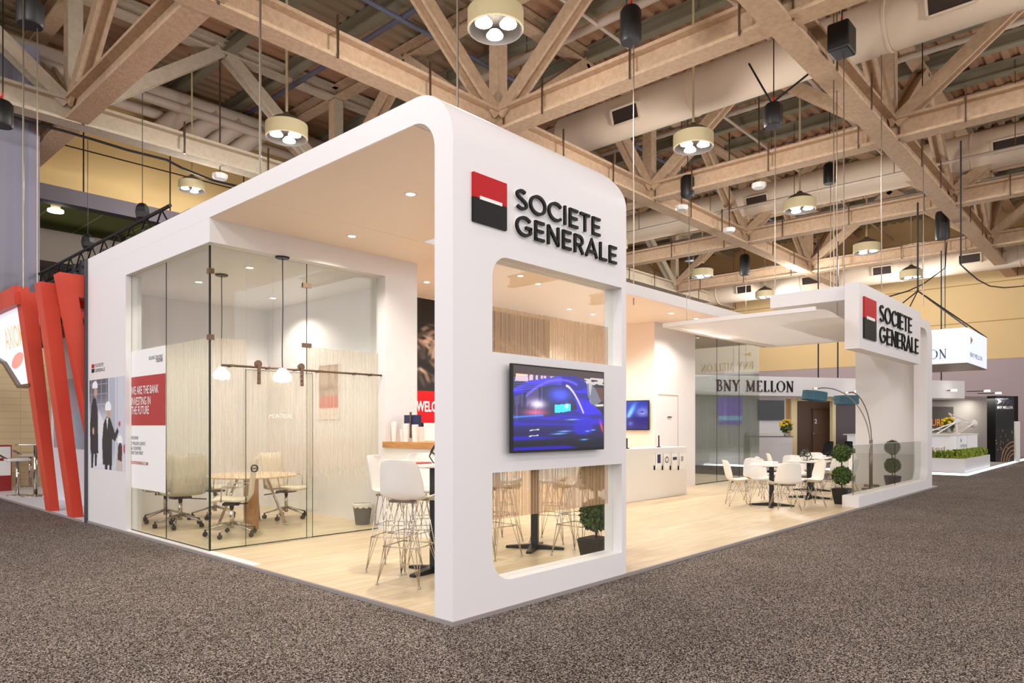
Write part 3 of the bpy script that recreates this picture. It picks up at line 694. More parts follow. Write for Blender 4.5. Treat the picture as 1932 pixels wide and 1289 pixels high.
# ------------------------------------------------------------------ booth: tall portal
TZ, CZ = 3.93, 3.73
por = thing('tall_portal', 'tall white rounded portal at the near corner carrying the first sign', 'booth portal')
R1, R0 = .42, .24
prof = [(0, 0), (0.2, 0), (.2, CZ - R0)] + [(y_, z_) for y_, z_ in reversed([(a, b) for a, b in arc(.2 + R0, CZ - R0, R0, 90, 180, 10)][:])][0:0]
prof = [(0, 0), (.2, 0)] + [(a, b) for a, b in arc(.2 + R0, CZ - R0, R0, 180, 90, 12)] + [(3.0, CZ), (3.0, TZ)] + [(a, b) for a, b in arc(R1, TZ - R1, R1, 90, 180, 16)]
me_o = MB().prism(prof, 0, 2.265, lambda a, b, d: (d, a, b)).build('portal_body', M_WHITE, por)
def boolean(o, cutter, op):
    mo = o.modifiers.new('b', 'BOOLEAN'); mo.object = cutter; mo.operation = op; mo.solver = 'EXACT'
    dg = bpy.context.evaluated_depsgraph_get(); dg.update(); nm = bpy.data.meshes.new_from_object(o.evaluated_get(dg)); o.modifiers.remove(mo); o.data = nm
    bpy.data.objects.remove(cutter)
R2 = .42
c1 = MB().prism([(-1, -1), (2.265, -1)] + arc(2.265 - R2, TZ - R2, R2, 0, 90, 14) + [(-1, TZ)], -1, 4, lambda a, b, d: (a, d, b)).build('c', M_WHITE)
boolean(me_o, c1, 'INTERSECT')
for z0_, z1_, rr in ((1.99, 2.74, (0, 0, 0, .17)), (.21, 1.06, (.22, 0, 0, 0))):
    c2 = MB().prism(rrect(.411, 2.19, z0_, z1_, rr, 10), -.5, .5, lambda a, b, d: (a, d, b)).build('c', M_WHITE); boolean(me_o, c2, 'DIFFERENCE')
me_o.data.polygons.foreach_set('use_smooth', [True] * len(me_o.data.polygons)); me_o.data.set_sharp_from_angle(angle=.35)
if not me_o.data.materials: me_o.data.materials.append(M_WHITE)
for z0_, z1_, rr in ((1.992, 2.738, (0, 0, 0, .168)), (.212, 1.058, (.218, 0, 0, 0))):
    w = MB().prism(rrect(.413, 2.188, z0_, z1_, rr, 10), .1, .108, lambda a, b, d: (a, d, b)).build('window_pane', M_GLASS, por)
for z0_, z1_ in ((1.992, 2.365), (.68, 1.058)):
    MB().add([(.413, .098, z0_), (2.1, .098, z0_), (2.1, .098, z1_), (.413, .098, z1_)], [(0, 1, 2, 3)]).build('stripe_film', M_FILMW, por)
# logo + letters
def sg_sign(name, label, x0, z0, s, xt, base1, base2, cap, w1, w2, yf, th=.022, fat=1.0):
    t = thing(name, label, 'sign'); fn = lambda a, b, d: (a, d, b)
    MB().box(x0, x0 + s, yf - th, yf - .001, z0 + s / 2, z0 + s).build('red_panel', M_RED, t)
    MB().box(x0, x0 + s, yf - th, yf - .001, z0, z0 + s / 2).build('black_panel', M_LETTER, t)
    MB().box(x0 + s * .18, x0 + s * .84, yf - th - .004, yf - th, z0 + s * .475, z0 + s * .545).build('white_bar', M_WHTXT, t)
    for wd_, b_, w_ in (('SOCIETE', base1, w1), ('GENERALE', base2, w2)):
        mb = MB(); word(mb, wd_, xt, b_, cap, w_, fn, yf - th - .012, yf - .012, fat=fat); mb.build('lettering', M_LETTER, t)
        mb = MB(); word(mb, wd_, xt, b_, cap, w_, fn, yf - .012, yf - .001, fat=fat * 1.12); mb.build('letter_backing', M_WHTXT, t)
    return t
sg_sign('booth_sign', 'red and black square logo with black letters SOCIETE GENERALE on the near tall portal', .187, 2.945, .366, .65, 3.145, 2.937, .163, 1.155, 1.42, 0.0)

# TV on the portal
def tv_func(U, V):
    rgb = np.zeros(U.shape + (3,)); rgb[:] = np.array((8, 8, 26)) / 255.
    n1 = vnoise(U, V, 5, 26, 3); n2 = vnoise(U, V, 60, 3, 9)
    rgb = blend(rgb, sm(.78, .9, V) * .9, (58, 34, 34))
    rgb = blend(rgb, (V > .82) * (V < .9) * (n2 > .45) * .9 * (U < .62), (226, 190, 160))
    rgb = blend(rgb, (V > .83) * (V < .93) * (vnoise(U, V, 22, 60, 5) > .4) * (U > .76) * .8, (210, 206, 200))
    rgb = blend(rgb, (V > .62) * (V < .8) * (U > .8) * .9, (92, 52, 42))
    body = inpoly(U, V, [(0, .72), (.15, .83), (.35, .88), (.52, .93), (.68, .93), (.78, .86), (.84, .72), (.88, .55), (.95, .5), (1, .42), (1, 0), (0, 0)])
    rgb = blend(rgb, body * 1.0, (22, 12, 122))
    rgb = blend(rgb, body * sm(.45, .75, n1) * .75, (40, 20, 215))
    rgb = blend(rgb, body * sm(.42, .05, V) * .95, (7, 6, 22))
    rgb = blend(rgb, body * (V < .42) * sm(.55, .75, vnoise(U, V, 4, 14, 8)) * .75, (30, 12, 190))
    for k in range(7):
        c = .70 + .025 * k; rgb = blend(rgb, np.exp(-((V - (c + .25 * U - .22 * U ** 2 * (1 + .06 * k))) / .006) ** 2) * (U < .5) * .55, (120, 120, 250))
    win = inpoly(U, V, [(0, .62), (.1, .68), (.25, .76), (.4, .80), (.52, .79), (.6, .72), (.66, .6), (.68, .5), (.55, .47), (.3, .4), (0, .36)])
    rgb = blend(rgb, win * 1., (24, 18, 60))
    rgb = blend(rgb, win * np.exp(-(((U - .48) / .12) ** 2 + ((V - .68) / .09) ** 2)) * 1., (60, 80, 235))
    rgb = blend(rgb, win * (n2 > .62) * (U < .3) * .3, (150, 130, 200))
    rgb = blend(rgb, win * np.exp(-(((U - .24) / .09) ** 2 + ((V - .55) / .06) ** 2)) * .95, (226, 214, 232))
    rgb = blend(rgb, win * np.exp(-(((U - .22) / .12) ** 2 + ((V - .45) / .04) ** 2)) * .9, (208, 92, 128))
    rgb = blend(rgb, win * (U > .42) * (U < .6) * (np.abs(V - .51 - .12 * (U - .5)) < .05), (40, 190, 236))
    rgb = blend(rgb, win * np.exp(-(((U - .555) / .02) ** 2 + ((V - .54) / .03) ** 2)), (210, 245, 255))
    # window trim line
    for k in range(60):
        s_ = k / 59; ux = .55 + .2 * s_; vz = .80 - .34 * s_ ** 1.6
        rgb = blend(rgb, np.exp(-(((U - ux) / .007) ** 2 + ((V - vz) / .012) ** 2)) * .9, (205, 200, 230))
    rgb = blend(rgb, body * np.exp(-((V - (.87 - 1.6 * (U - .5) ** 2)) / .018) ** 2) * (U > .12) * (U < .68) * .75, (104, 92, 240))
    rs = inpoly(U, V, [(.79, .84), (.84, .86), (.9, .78), (.97, .62), (.9, .56), (.84, .58), (.8, .7)])
    rgb = blend(rgb, rs, (96, 98, 112)); rgb = blend(rgb, rs * (vnoise(U, V, 30, 6, 2) > .6) * .6, (190, 190, 196))
    rgb = blend(rgb, np.exp(-((V - (.56 + .1 * (U - .9))) / .015) ** 2) * sm(.86, .93, U), (226, 220, 196))
    rgb = blend(rgb, np.exp(-(((U - .97 + (V - .3) * .25) / .014) ** 2 + ((V - .28) / .08) ** 2)), (230, 60, 60))
    for (a, b, w_) in ((.47, .19, .09), (.53, .22, .08), (.76, .11, .05), (.8, .22, .03), (.87, .235, .03), (.62, .37, .08)):
        rgb = blend(rgb, np.exp(-(((U - a) / w_) ** 2 + ((V - b - .04 * (U - a)) / .008) ** 2)) * .9, (120, 190, 250))
    rgb = blend(rgb, np.exp(-((V - (.4 + .1 * (U - .1))) / .012) ** 2) * (U < .3) * .9, (50, 120, 240))
    for (a, b) in ((.21, .24), (.2, .17)): rgb = blend(rgb, (np.abs(U - a) < .05) * (np.abs(V - b - .3 * (U - a) * .4) < .005) * (np.sin(U * 700) > 0), (240, 240, 250))
    return rgb
def tv_func2(U, V):
    rgb = np.zeros(U.shape + (3,)); rgb[:] = np.array((18, 26, 96)) / 255.
    rgb = blend(rgb, sm(.2, .8, V) * .6, (40, 80, 190))
    rgb = blend(rgb, np.exp(-(((U - .35 - .5 * (V - .6)) / .1) ** 2 + ((V - .6) / .3) ** 2)), (120, 190, 250))
    rgb = blend(rgb, np.exp(-(((U - .8) / .22) ** 2 + ((V - .6) / .16) ** 2)) * .8, (150, 160, 220))
    rgb = blend(rgb, np.exp(-(((U - .78) / .08) ** 2 + ((V - .62) / .03) ** 2)) * .8, (20, 24, 70))
    rgb = blend(rgb, (V < .42) * .7, (28, 34, 110)); rgb = blend(rgb, np.exp(-(((U - .35) / .1) ** 2 + ((V - .2) / .08) ** 2)) * .6, (110, 140, 220))
    return rgb
def tv(x0, x1, z0, z1, yb, yf, func, label, m=M_TVPIC, nx=230, ny=130):
    t = thing('wall_television', label, 'television')
    MB().box(x0, x1, yf, yf + .03, z0, z1).build('casing', M_BLACK, t, bevel=.004)
    MB().box((x0 + x1) / 2 - .25, (x0 + x1) / 2 + .25, yf + .03, yb - .001, (z0 + z1) / 2 - .2, (z0 + z1) / 2 + .2).build('wall_bracket', M_BLACK, t)
    if func: picture('screen', m, (x0 + .014, yf - .0015, z0 + .02), (1, 0, 0), (0, 0, 1), x1 - x0 - .028, z1 - z0 - .034, nx, ny, func, t)
    return t
TVY = -.075
a = at_y(966, 685, TVY); b = at_y(1140, 848, TVY)
tv(a.x, b.x, b.z, a.z, 0, TVY, tv_func, 'large television on the tall portal showing a blue car at night')

# ------------------------------------------------------------------ booth: main roof
rf = thing('booth_roof', 'long flat white roof of the booth behind the tall portal', 'roof')
MB().prism([(2.265, 3.0), (PX1, 3.0), (PX1, PY1), (0, PY1), (0, 3.0)][0:5], CZ, TZ, lambda a, b, d: (a, b, d)).build('roof_slab', M_WHITE, rf)
MB().box(.004, 2.255, .44, 3.0, CZ - .004, CZ - .001).box(.005, PX1, 3.005, PY1, CZ - .004, CZ - .001).build('ceiling_bounce_tint', M_BOUNCE, rf)  # thin sheet added under the roof, tinted with the floor's warm bounce
rf_lights = [(1.22, 2.75), (1.15, 5.3), (2.0, 6.6), (.5, 6.2)]
def downlight(x, y, z, power=DOWN_W, lamp=True, label=None):
    t = thing('downlight', label, 'downlight', (x, y, z))
    MB().lathe([(.045, -.004), (.07, -.006), (.075, 0)], n=20).build('trim_ring', M_WHITE2, t)
    MB().lathe([(.001, -.003), (.046, -.003), (.046, 0)], n=20).build('lens', M_DOWNGLOW, t)
    l = bpy.data.lights.new('downlight_beam', 'SPOT'); l.energy = power; l.spot_size = math.radians(140); l.spot_blend = .5; l.shadow_soft_size = .05; l.color = (1.0, .90, .79)
    o = bpy.data.objects.new('downlight_beam', l); COL.objects.link(o); o.location = (x, y, z - .012)
def pz(px, py): p = at_z(px, py, CZ); return p.x, p.y
DL = [(pz(664, 445), 'downlight in the portal ceiling above the glass room corner'), (pz(805, 532), 'downlight seen beside the portal post above the welcome wall'),
      (pz(982, 520), 'downlight seen at upper left through the portal window'), (pz(1074, 583), 'middle of the downlights seen through the portal window'),
      (pz(1118, 593), 'right one of the downlights seen through the portal window'), (pz(1313, 601), 'downlight near the front edge of the roof before the door column'),
      ((13.3, 3.7), 'downlight over the second glass room entrance'), ((5.2, 3.6), 'downlight in the roof behind the portal window'), ((9.3, 3.5), 'downlight over the white brochure counter')]
for (x, y), lb in DL: downlight(x, y, CZ - .0041, label=lb)
for (x, y) in ((1.0, 1.7),): downlight(x, y, CZ - .0041, label='downlight in the portal ceiling above the bar table')

# ------------------------------------------------------------------ meeting room (left)
mr = thing('meeting_room', 'white framed glass meeting room at the left end of the booth', 'meeting room')
fill_holes('front_frame', [(0, 3.46), (2.4, 3.46), (2.4, 0), (2.96, 0), (2.96, CZ), (0, CZ)], [], 3.95, 4.15, M_WHITE, mr)
MB().box(0, .2, 4.15, 6.5, 3.46, CZ).build('side_header', M_WHITE, mr)
MB().box(0, .2, 6.5, PY1, 0, CZ).build('side_wall', M_WHITE, mr)
MB().box(-.001, .0, 3.0, PY1, CZ - .001, TZ).build('fascia_face', M_WHITE, mr)
MB().box(2.78, 2.96, 4.15, 7.85, 0, CZ).build('inner_wall', M_WHITE, mr)
MB().box(.2, 2.96, 7.85, PY1, 0, CZ).build('rear_wall', M_WHITE, mr)
MB().box(.2, 2.78, 4.15, 7.85, 3.46, 3.5).build('room_ceiling', M_WHITE, mr)
MB().box(-.035, 0, PY1 - .001, PY1 + .06, ZC, TZ).build('corner_upright', mat('upright_grey', (70, 68, 74), .4), mr)
for (px, py) in ((471, 505), (375, 532)):
    p = at_z(px, py, 3.46); downlight(p.x, p.y, 3.46, label='downlight inside the glass meeting room, %s' % ('near the pendant cords' if px > 400 else 'near the side glass'), power=95)
downlight(2.2, 6.6, 3.46, 85, label='downlight at the back of the glass meeting room')
# glass
gl = thing('glass_partition', 'clear glass corner partition with frosted stripe band around the meeting room', 'glass partition')
GY, GX = 4.11, .07
def paneX(x0, x1, z0, z1, y, par, nm='glass_pane', th=.01): return MB().box(x0, x1, y, y + th, z0, z1).build(nm, M_GLASS, par)
def paneY(y0, y1, z0, z1, x, par, nm='glass_pane', th=.01): return MB().box(x, x + th, y0, y1, z0, z1).build(nm, M_GLASS, par)
xm = at_y(465, 900, GY).x; xd = at_y(579, 900, GY).x
paneX(GX, xm, .01, 3.46, GY, gl); paneX(xd, 2.44, .01, 3.46, GY, gl); paneX(xm, xd, 2.2, 3.46, GY, gl)
ym = at_x(313, 800, GX).y
paneY(GY + .01, ym, .01, 3.46, GX, gl); paneY(ym + .004, 6.5, .01, 3.46, GX, gl)
MB().box(GX - .004, GX + .014, GY - .004, GY + .014, 0.008, 3.46).build('corner_edge', M_GLASSG, gl)
eg = MB().box(xd - .003, xd + .003, GY, GY + .01, .01, 3.46).box(GX, GX + .01, ym - .001, ym + .004, .01, 3.46).box(GX, 2.44, GY, GY + .01, .008, .02)
eg.box(GX, GX + .01, GY, 6.5, .008, .02); eg.build('edge_lines', M_GLASSG, gl)
for (px, py, ax) in ((397, 511, 'c'), (397, 636, 'c'), (579, 539, 'x'), (579, 652, 'x')):
    if ax == 'c':
        z = at_x(395, py, GX).z; MB().box(GX - .012, GX + .05, GY - .012, GY + .0, z - .03, z + .03).box(GX - .012, GX, GY, GY + .05, z - .03, z + .03).build('glass_clamp', M_BRONZE, gl)
    else:
        q = at_y(px, py, GY); MB().box(q.x - .06, q.x + .06, GY - .012, GY + .022, q.z - .028, q.z + .028).build('glass_clamp', M_BRONZE, gl)
MB().add([(GX, GY - .003, .55), (xm, GY - .003, .55), (xm, GY - .003, 2.42), (GX, GY - .003, 2.42)], [(0, 1, 2, 3)]).build('stripe_film', M_FILMX, gl)
MB().add([(xd, GY - .003, .55), (2.4, GY - .003, .55), (2.4, GY - .003, 2.42), (xd, GY - .003, 2.42)], [(0, 1, 2, 3)]).build('stripe_film', M_FILMX, gl)
MB().add([(GX - .003, GY, .55), (GX - .003, ym, .55), (GX - .003, ym, 2.42), (GX - .003, GY, 2.42)], [(0, 1, 2, 3)]).build('stripe_film', M_FILMY, gl)
# sliding door
sd = thing('sliding_glass_door', 'sliding glass door lettered MONTREAL hung from a bronze rail', 'glass door')
DYF = GY - .05
dx0 = xm - .03; dx1 = at_y(590, 900, DYF).x
ztop = at_y(470, 698, DYF).z
paneX(dx0, dx1, .015, ztop, DYF, sd, 'door_glass')
MB().box(dx0 - .003, dx0, DYF, DYF + .01, .015, ztop).box(dx0, dx1, DYF, DYF + .01, ztop, ztop + .006).box(dx1, dx1 + .003, DYF, DYF + .01, .015, ztop).build('door_edges', M_GLASSG, sd)
MB().add([(dx0, DYF - .003, .55), (dx1, DYF - .003, .55), (dx1, DYF - .003, min(ztop, 2.42)), (dx0, DYF - .003, min(ztop, 2.42))], [(0, 1, 2, 3)]).build('stripe_film', M_FILMX, sd)
ra = at_y(418, 688, DYF - .03); rb_ = at_y(716, 709, DYF - .03); zr = (ra.z + rb_.z) / 2
MB().tube([(ra.x, DYF - .03, zr), (2.399, DYF - .03, zr)], .013, 10).build('rail', M_BRONZE, sd, smooth=True)
for px in (437, 560, 508, 603, 672, 702):
    q = at_y(px, 690, DYF - .03); MB().tube([(q.x, DYF - .045, zr), (q.x, GY, zr)], .016, 10).build('rail_standoff', M_BRONZE, sd)
for px in (488, 569):
    q = at_y(px, 690, DYF - .04).x
    h_ = MB().box(q - .02, q + .02, DYF - .055, DYF - .045, zr - .2, zr + .03).lathe([(.001, -.012), (.045, -.012), (.045, .012), (.001, .012)], (q, DYF - .03, zr + .04), 16, 'y')
    for k in (-.06, -.12, -.18): h_.ball((q - .012, DYF - .06, zr + k), .016, 8, 5)
    h_.build('roller_hanger', M_BRONZE, sd)
q = at_y(480, 884, DYF - .01)
MB().lathe([(.034, -.01), (.045, -.014), (.045, .0), (.034, 0)], (q.x, DYF - .004, q.z), 20, 'y').tube([(q.x - .03, DYF - .016, q.z), (q.x + .03, DYF - .016, q.z)], .006, 6).build('door_pull', M_BLACK, sd)
mb = MB(); q = at_y(507, 784, DYF - .004); w_ = at_y(551, 784, DYF - .004).x - q.x; text_mesh(mb, 'MONTREAL', (q.x, DYF - .004, q.z - .03), (1, 0, 0), (0, 0, 1), w_, .05, shear=.3); mb.build('door_lettering', M_WHTXT, sd)

# wall graphics on the left face
FX = -.002
gp = thing('wall_poster', 'poster of men in dark coats and white hard hats on the left end wall', 'poster')
def men(U, V):
    # U runs from the far (left) edge to the near edge
    rgb = np.zeros(U.shape + (3,)); rgb[:] = np.array((206, 206, 222)) / 255.
    rgb = blend(rgb, (U < .55) * sm(.5, .9, V) * .85, (70, 72, 88))
    rgb = blend(rgb, (U < .58) * (V > .62) * ((np.abs((V * 9) % 1 - .5) < .06) | (np.abs((U * 7) % 1 - .5) < .05)) * .8, (170, 172, 184))
    rgb = blend(rgb, (U > .58) * (U < .74) * .5, (150, 158, 182)); rgb = blend(rgb, (np.abs(U - .8) < .01) * .5, (140, 140, 160))
    rgb = blend(rgb, sm(.25, .05, V) * .5, (236, 236, 242))
    rgb = blend(rgb, inpoly(U, V, [(.28, .66), (.5, .45), (.6, .1), (.25, .05)]) * .8, (232, 232, 238))
    coat = (34, 34, 44); skin = (196, 160, 140)
    rgb = blend(rgb, inpoly(U, V, [(.03, .22), (.02, .5), (.06, .72), (.12, .80), (.2, .78), (.25, .66), (.26, .4), (.27, .17), (.05, .15)]), coat)
    rgb = blend(rgb, inpoly(U, V, [(.06, .16), (.05, .0), (.11, .0), (.13, .16)]) | inpoly(U, V, [(.16, .16), (.16, .02), (.22, .03), (.23, .16)]), (30, 30, 38))
    rgb = blend(rgb, (((U - .19) / .05) ** 2 + ((V - .86) / .055) ** 2) < 1, skin)
    rgb = blend(rgb, (((U - .17) / .08) ** 2 + ((V - .925) / .06) ** 2 < 1) & (V > .9), (246, 246, 248))
    rgb = blend(rgb, inpoly(U, V, [(.4, .05), (.38, .3), (.42, .5), (.5, .58), (.6, .57), (.66, .5), (.74, .4), (.8, .46), (.84, .42), (.74, .31), (.66, .34), (.66, .05)]), coat)
    rgb = blend(rgb, inpoly(U, V, [(.5, .56), (.53, .44), (.55, .56)]), (240, 240, 244))
    rgb = blend(rgb, inpoly(U, V, [(.46, .06), (.46, -.01), (.53, -.01), (.54, .06)]) | inpoly(U, V, [(.58, .06), (.58, -.01), (.64, -.01), (.65, .06)]), (30, 30, 38))
    rgb = blend(rgb, (((U - .57) / .05) ** 2 + ((V - .615) / .05) ** 2) < 1, skin)
    rgb = blend(rgb, (((U - .55) / .085) ** 2 + ((V - .68) / .065) ** 2 < 1) & (V > .65), (248, 248, 250))
    rgb = blend(rgb, (((U - .86) / .03) ** 2 + ((V - .5) / .03) ** 2) < 1, (170, 90, 90))
    rgb = blend(rgb, (((U - .12) / .03) ** 2 + ((V - .42) / .04) ** 2) < 1, skin)
    rgb = blend(rgb, inpoly(U, V, [(.76, 0), (.78, .2), (.84, .27), (.92, .22), (.94, 0)]), (206, 190, 184))
    rgb = blend(rgb, inpoly(U, V, [(.81, .12), (.82, .26), (.88, .32), (.93, .26), (.92, .1)]), (64, 44, 42))
    rgb = blend(rgb, (((U - .87) / .07) ** 2 + ((V - .32) / .06) ** 2 < 1) & (V > .3), (246, 246, 248))
    rgb = blend(rgb, (((U - .99) / .03) ** 2 + ((V - .24) / .05) ** 2) < 1, (200, 60, 90))
    return rgb
py0, py1 = at_x(169, 800, 0).y, at_x(236, 800, 0).y; pz0, pz1 = .80, 2.1
picture('photo_print', M_PRINT, (FX, py0, pz0), (0, -1, 0), (0, 0, 1), py0 - py1, pz1 - pz0, 120, 110, men, gp)
ls = thing('small_wall_logo', 'small logo and letters SOCIETE GENERALE above the poster of men', 'sign')
a = at_x(173, 688, 0); s_ = .12; yy0 = a.y
MB().box(FX, -.0005, yy0 - s_, yy0, a.z - s_ / 2, a.z).build('red_panel', M_RED, ls); MB().box(FX, -.0005, yy0 - s_, yy0, a.z - s_ * 1.05, a.z - s_ / 2).build('black_panel', M_LETTER, ls)
MB().box(FX - .001, FX, yy0 - s_ * .85, yy0 - s_ * .15, a.z - s_ * .56, a.z - s_ * .49).build('white_bar', M_WHTXT, ls)
fnl = lambda aa, b, d: (d, -aa, b)
mb = MB(); word(mb, 'SOCIETE', -(yy0 - s_ - .03), a.z - s_ * .42, s_ * .40, .36, fnl, FX, -.0005); mb.build('lettering', M_LETTER, ls); mb = MB(); word(mb, 'GENERALE', -(yy0 - s_ - .03), a.z - s_ * 1.02, s_ * .40, .42, fnl, FX, -.0005); mb.build('lettering', M_LETTER, ls)
ws = thing('window_sign', 'white and red vinyl sign reading WE ARE THE BANK on the side glass', 'sign')
X_ = GX - .004; ya, yb2 = 6.48, ym
def yz(y0_, y1_, z0_, z1_, x_, m, nm, par): return MB().add([(x_, y0_, z0_), (x_, y1_, z0_), (x_, y1_, z1_), (x_, y0_, z1_)], [(0, 1, 2, 3)]).build(nm, m, par)
zA = at_x(243, 665, GX).z; zB_ = at_x(243.8, 713, GX).z; zC_ = at_x(311, 803, GX).z; zD_ = at_x(311, 930, GX).z
yz(ya, yb2, zD_, zC_, X_, M_WHTXT, 'white_panel', ws); yz(ya, yb2, zB_, zA, X_, M_WHTXT, 'white_panel', ws); yz(ya, yb2, zC_, zB_, X_, M_REDWALL, 'red_panel', ws)
def ltext(s, px, py, width_px, cap, m, nm, bold=0.):
    q = at_x(px, py, GX); w_ = q.y - at_x(px + width_px, py, GX).y
    mb = MB(); text_mesh(mb, s, (X_ - .001, q.y, q.z), (0, -1, 0), (0, 0, 1), w_, cap, bold); mb.build(nm, m, ws)
for s, px, py, w_ in (('WE ARE THE BANK', 249, 745, 51, ), ('INVESTING IN', 249, 765, 36), ('THE FUTURE', 249, 782, 33)): ltext(s, px, py, w_, .105, M_WHTXT, 'slogan_text', .008)
for s, px, py, w_ in (('ONE BANK', 248, 829, 14), ('31 MILLION CLIENTS', 248, 839.5, 27), ('66 COUNTRIES', 248, 848.5, 19), ('ONE TEAM SPIRIT', 248, 857, 23)): ltext(s, px, py, w_, .045, M_GREYTXT, 'small_text')
ltext('SOCIETEGENERALE.COM', 248, 875, 32, .04, M_REDWALL, 'small_text', .01)
ltext('BUILDING TEAM SPIRIT', 282, 679.5, 26, .045, M_GREYTXT, 'small_text'); ltext('TOGETHER', 295, 684, 13, .045, M_LETTER, 'small_text', .01)

# poster inside the room on the inner wall
ip = thing('framed_poster', 'framed poster with a red band on the inner wall of the glass meeting room', 'poster')
a = at_x(602, 690, 2.77); b = at_x(640, 790, 2.77)
def ipf(U, V):
    rgb = np.zeros(U.shape + (3,)); rgb[:] = np.array((226, 214, 204)) / 255.
    rgb = blend(rgb, (V > .42) * 1., (150, 128, 118)); rgb = blend(rgb, (V > .45) * (vnoise(U, V, 6, 8, 4) > .5) * .8, (186, 160, 146))
    return blend(rgb, (V > .2) * (V < .42), (196, 70, 74))
picture('poster_print', M_PRINT, (2.773, a.y, b.z), (0, -1, 0), (0, 0, 1), a.y - b.y, a.z - b.z, 40, 60, ipf, ip)
fr = MB()
for p_, q_ in (((2.77, a.y, b.z), (2.77, a.y, a.z)), ((2.77, b.y, b.z), (2.77, b.y, a.z)), ((2.77, a.y, b.z), (2.77, b.y, b.z)), ((2.77, a.y, a.z), (2.77, b.y, a.z))): fr.bar(p_, q_, .02, .02)
fr.build('poster_frame', M_WHITE2, ip)
# pendant lamps
for (px, py, lb, zl2) in ((418, 521, 'black pendant lamp cord nearer the side glass of the meeting room', 2.12), (533, 488, 'black pendant lamp cord nearer the glass door of the meeting room', 2.02)):
    p = at_z(px, py, 3.44); t = thing('pendant_lamp', lb, 'pendant lamp', (p.x, p.y, 3.46))
    MB().lathe([(.001, -.02), (.08, -.02), (.085, -.003), (.001, -.001)], n=20).build('ceiling_rose', M_BLACK, t)
    MB().tube([(0, 0, 0), (.005, 0, -.6), (-.005, 0, -1.2), (0, 0, zl2 - 3.46 + .1)], .006, 6).build('cord', M_BLACK, t)
    MB().lathe([(.001, .1), (.04, .09), (.11, 0), (.1, -.06), (.001, -.08)], (0, 0, zl2 - 3.46), 20).build('lamp_globe', mat('pendant_globe', (255, 240, 214), .4, emit=2.2), t, smooth=True)

# office chairs
def office_chair():
    t = thing('office_chair', 'x', 'office chair')
    MB().tube([(0, 0, .1), (0, 0, .42)], .028, 12).build('gas_post', M_CHROME, t, smooth=True)
    for k in range(5):
        a = 2 * PI * k / 5 + .3; c, s_ = math.cos(a), math.sin(a)
        l = MB().tube([(.03 * c, .03 * s_, .17), (.32 * c, .32 * s_, .085)], .017, 8, r2=.011).build('base_arm', M_CHROME, t, smooth=True)
        MB().lathe([(.001, -.022), (.03, -.022), (.03, .022), (.001, .022)], (.32 * c, .32 * s_, .031), 12, 'x').tube([(.32 * c, .32 * s_, .03), (.32 * c, .32 * s_, .09)], .012, 6).build('caster', M_RUBBER, l)
    MB().box(-.12, .12, -.1, .1, .4, .43).tube([(.1, -.05, .4), (.3, -.16, .38)], .009, 6).build('tilt_mechanism', M_BLACK, t)
    def shell(pr, w):
        mb = MB(); n = len(pr); v = []; NU = 9
        for (y_, z_) in pr:
            for i in range(NU):
                u = -1 + 2 * i / (NU - 1); v.append((u * w, y_, z_ + .012 * u * u))
        f = [(j * NU + i, j * NU + i + 1, (j + 1) * NU + i + 1, (j + 1) * NU + i) for j in range(n - 1) for i in range(NU - 1)]
        mb.add(v, f); return mb
    def solid(o, th=.03):
        s_ = o.modifiers.new('s', 'SOLIDIFY'); s_.thickness = th; s_.offset = 0; return o
    solid(shell([(.24, .44), (.22, .465), (.1, .47), (-.1, .455), (-.2, .46)], .23).build('seat', M_CREAMSEAT, t, smooth=True))
    solid(shell([(-.2, .46), (-.235, .52), (-.25, .7), (-.28, .9), (-.31, 1.0)], .22).build('backrest', M_CREAMSEAT, t, smooth=True))
    for s_ in (-1, 1):
        MB().tube([(s_ * .25, -.2, .47), (s_ * .28, -.2, .66), (s_ * .28, .08, .66), (s_ * .25, .1, .46)], .011, 8).build('armrest', M_CHROME, t, smooth=True)
    return t
oc = office_chair()
OCH = [((.78, 5.05), 1.2, 'cream office chair at the near glass corner of the meeting room'), ((.66, 6.35), .2, 'cream office chair behind the red and white window sign'),
       ((1.45, 7.0), -1.2, 'cream office chair at the back of the meeting room table'), ((2.15, 6.1), -2.6, 'cream office chair on the right of the meeting room table'), ((.75, 7.1), -.4, 'cream office chair farthest left in the meeting room')]
for i, ((x, y), a, lb) in enumerate(OCH):
    o = oc if i == 0 else dup(oc); o.location = (x, y, 0); o.rotation_euler = (0, 0, a - .2); o['label'] = lb; o['group'] = 'office chairs in the meeting room'
mt = thing('meeting_table', 'round meeting table with pale top and splayed chrome legs', 'table', (1.42, 5.75, 0))
MB().lathe([(.001, .73), (.6, .73), (.62, .715), (.6, .70), (.001, .70)], n=48).build('tabletop', mat('pale_wood_top', (224, 196, 158), .35), mt, smooth=True, ang=.5)
MB().lathe([(.1, .0), (.1, .69)], (-.18, -.32, 0), 20).build('wood_post', M_WOODLEG, mt, smooth=True)
for k in range(4):
    a = PI / 4 + k * PI / 2 + .1; c, s_ = math.cos(a), math.sin(a)
    MB().tube([(.2 * c, .2 * s_, .68), (.46 * c, .46 * s_, .02)], .02, 10).lathe([(.001, 0), (.035, 0), (.03, .02), (.001, .03)], (.46 * c, .46 * s_, 0), 12).build('leg', M_CHROME, mt, smooth=True)
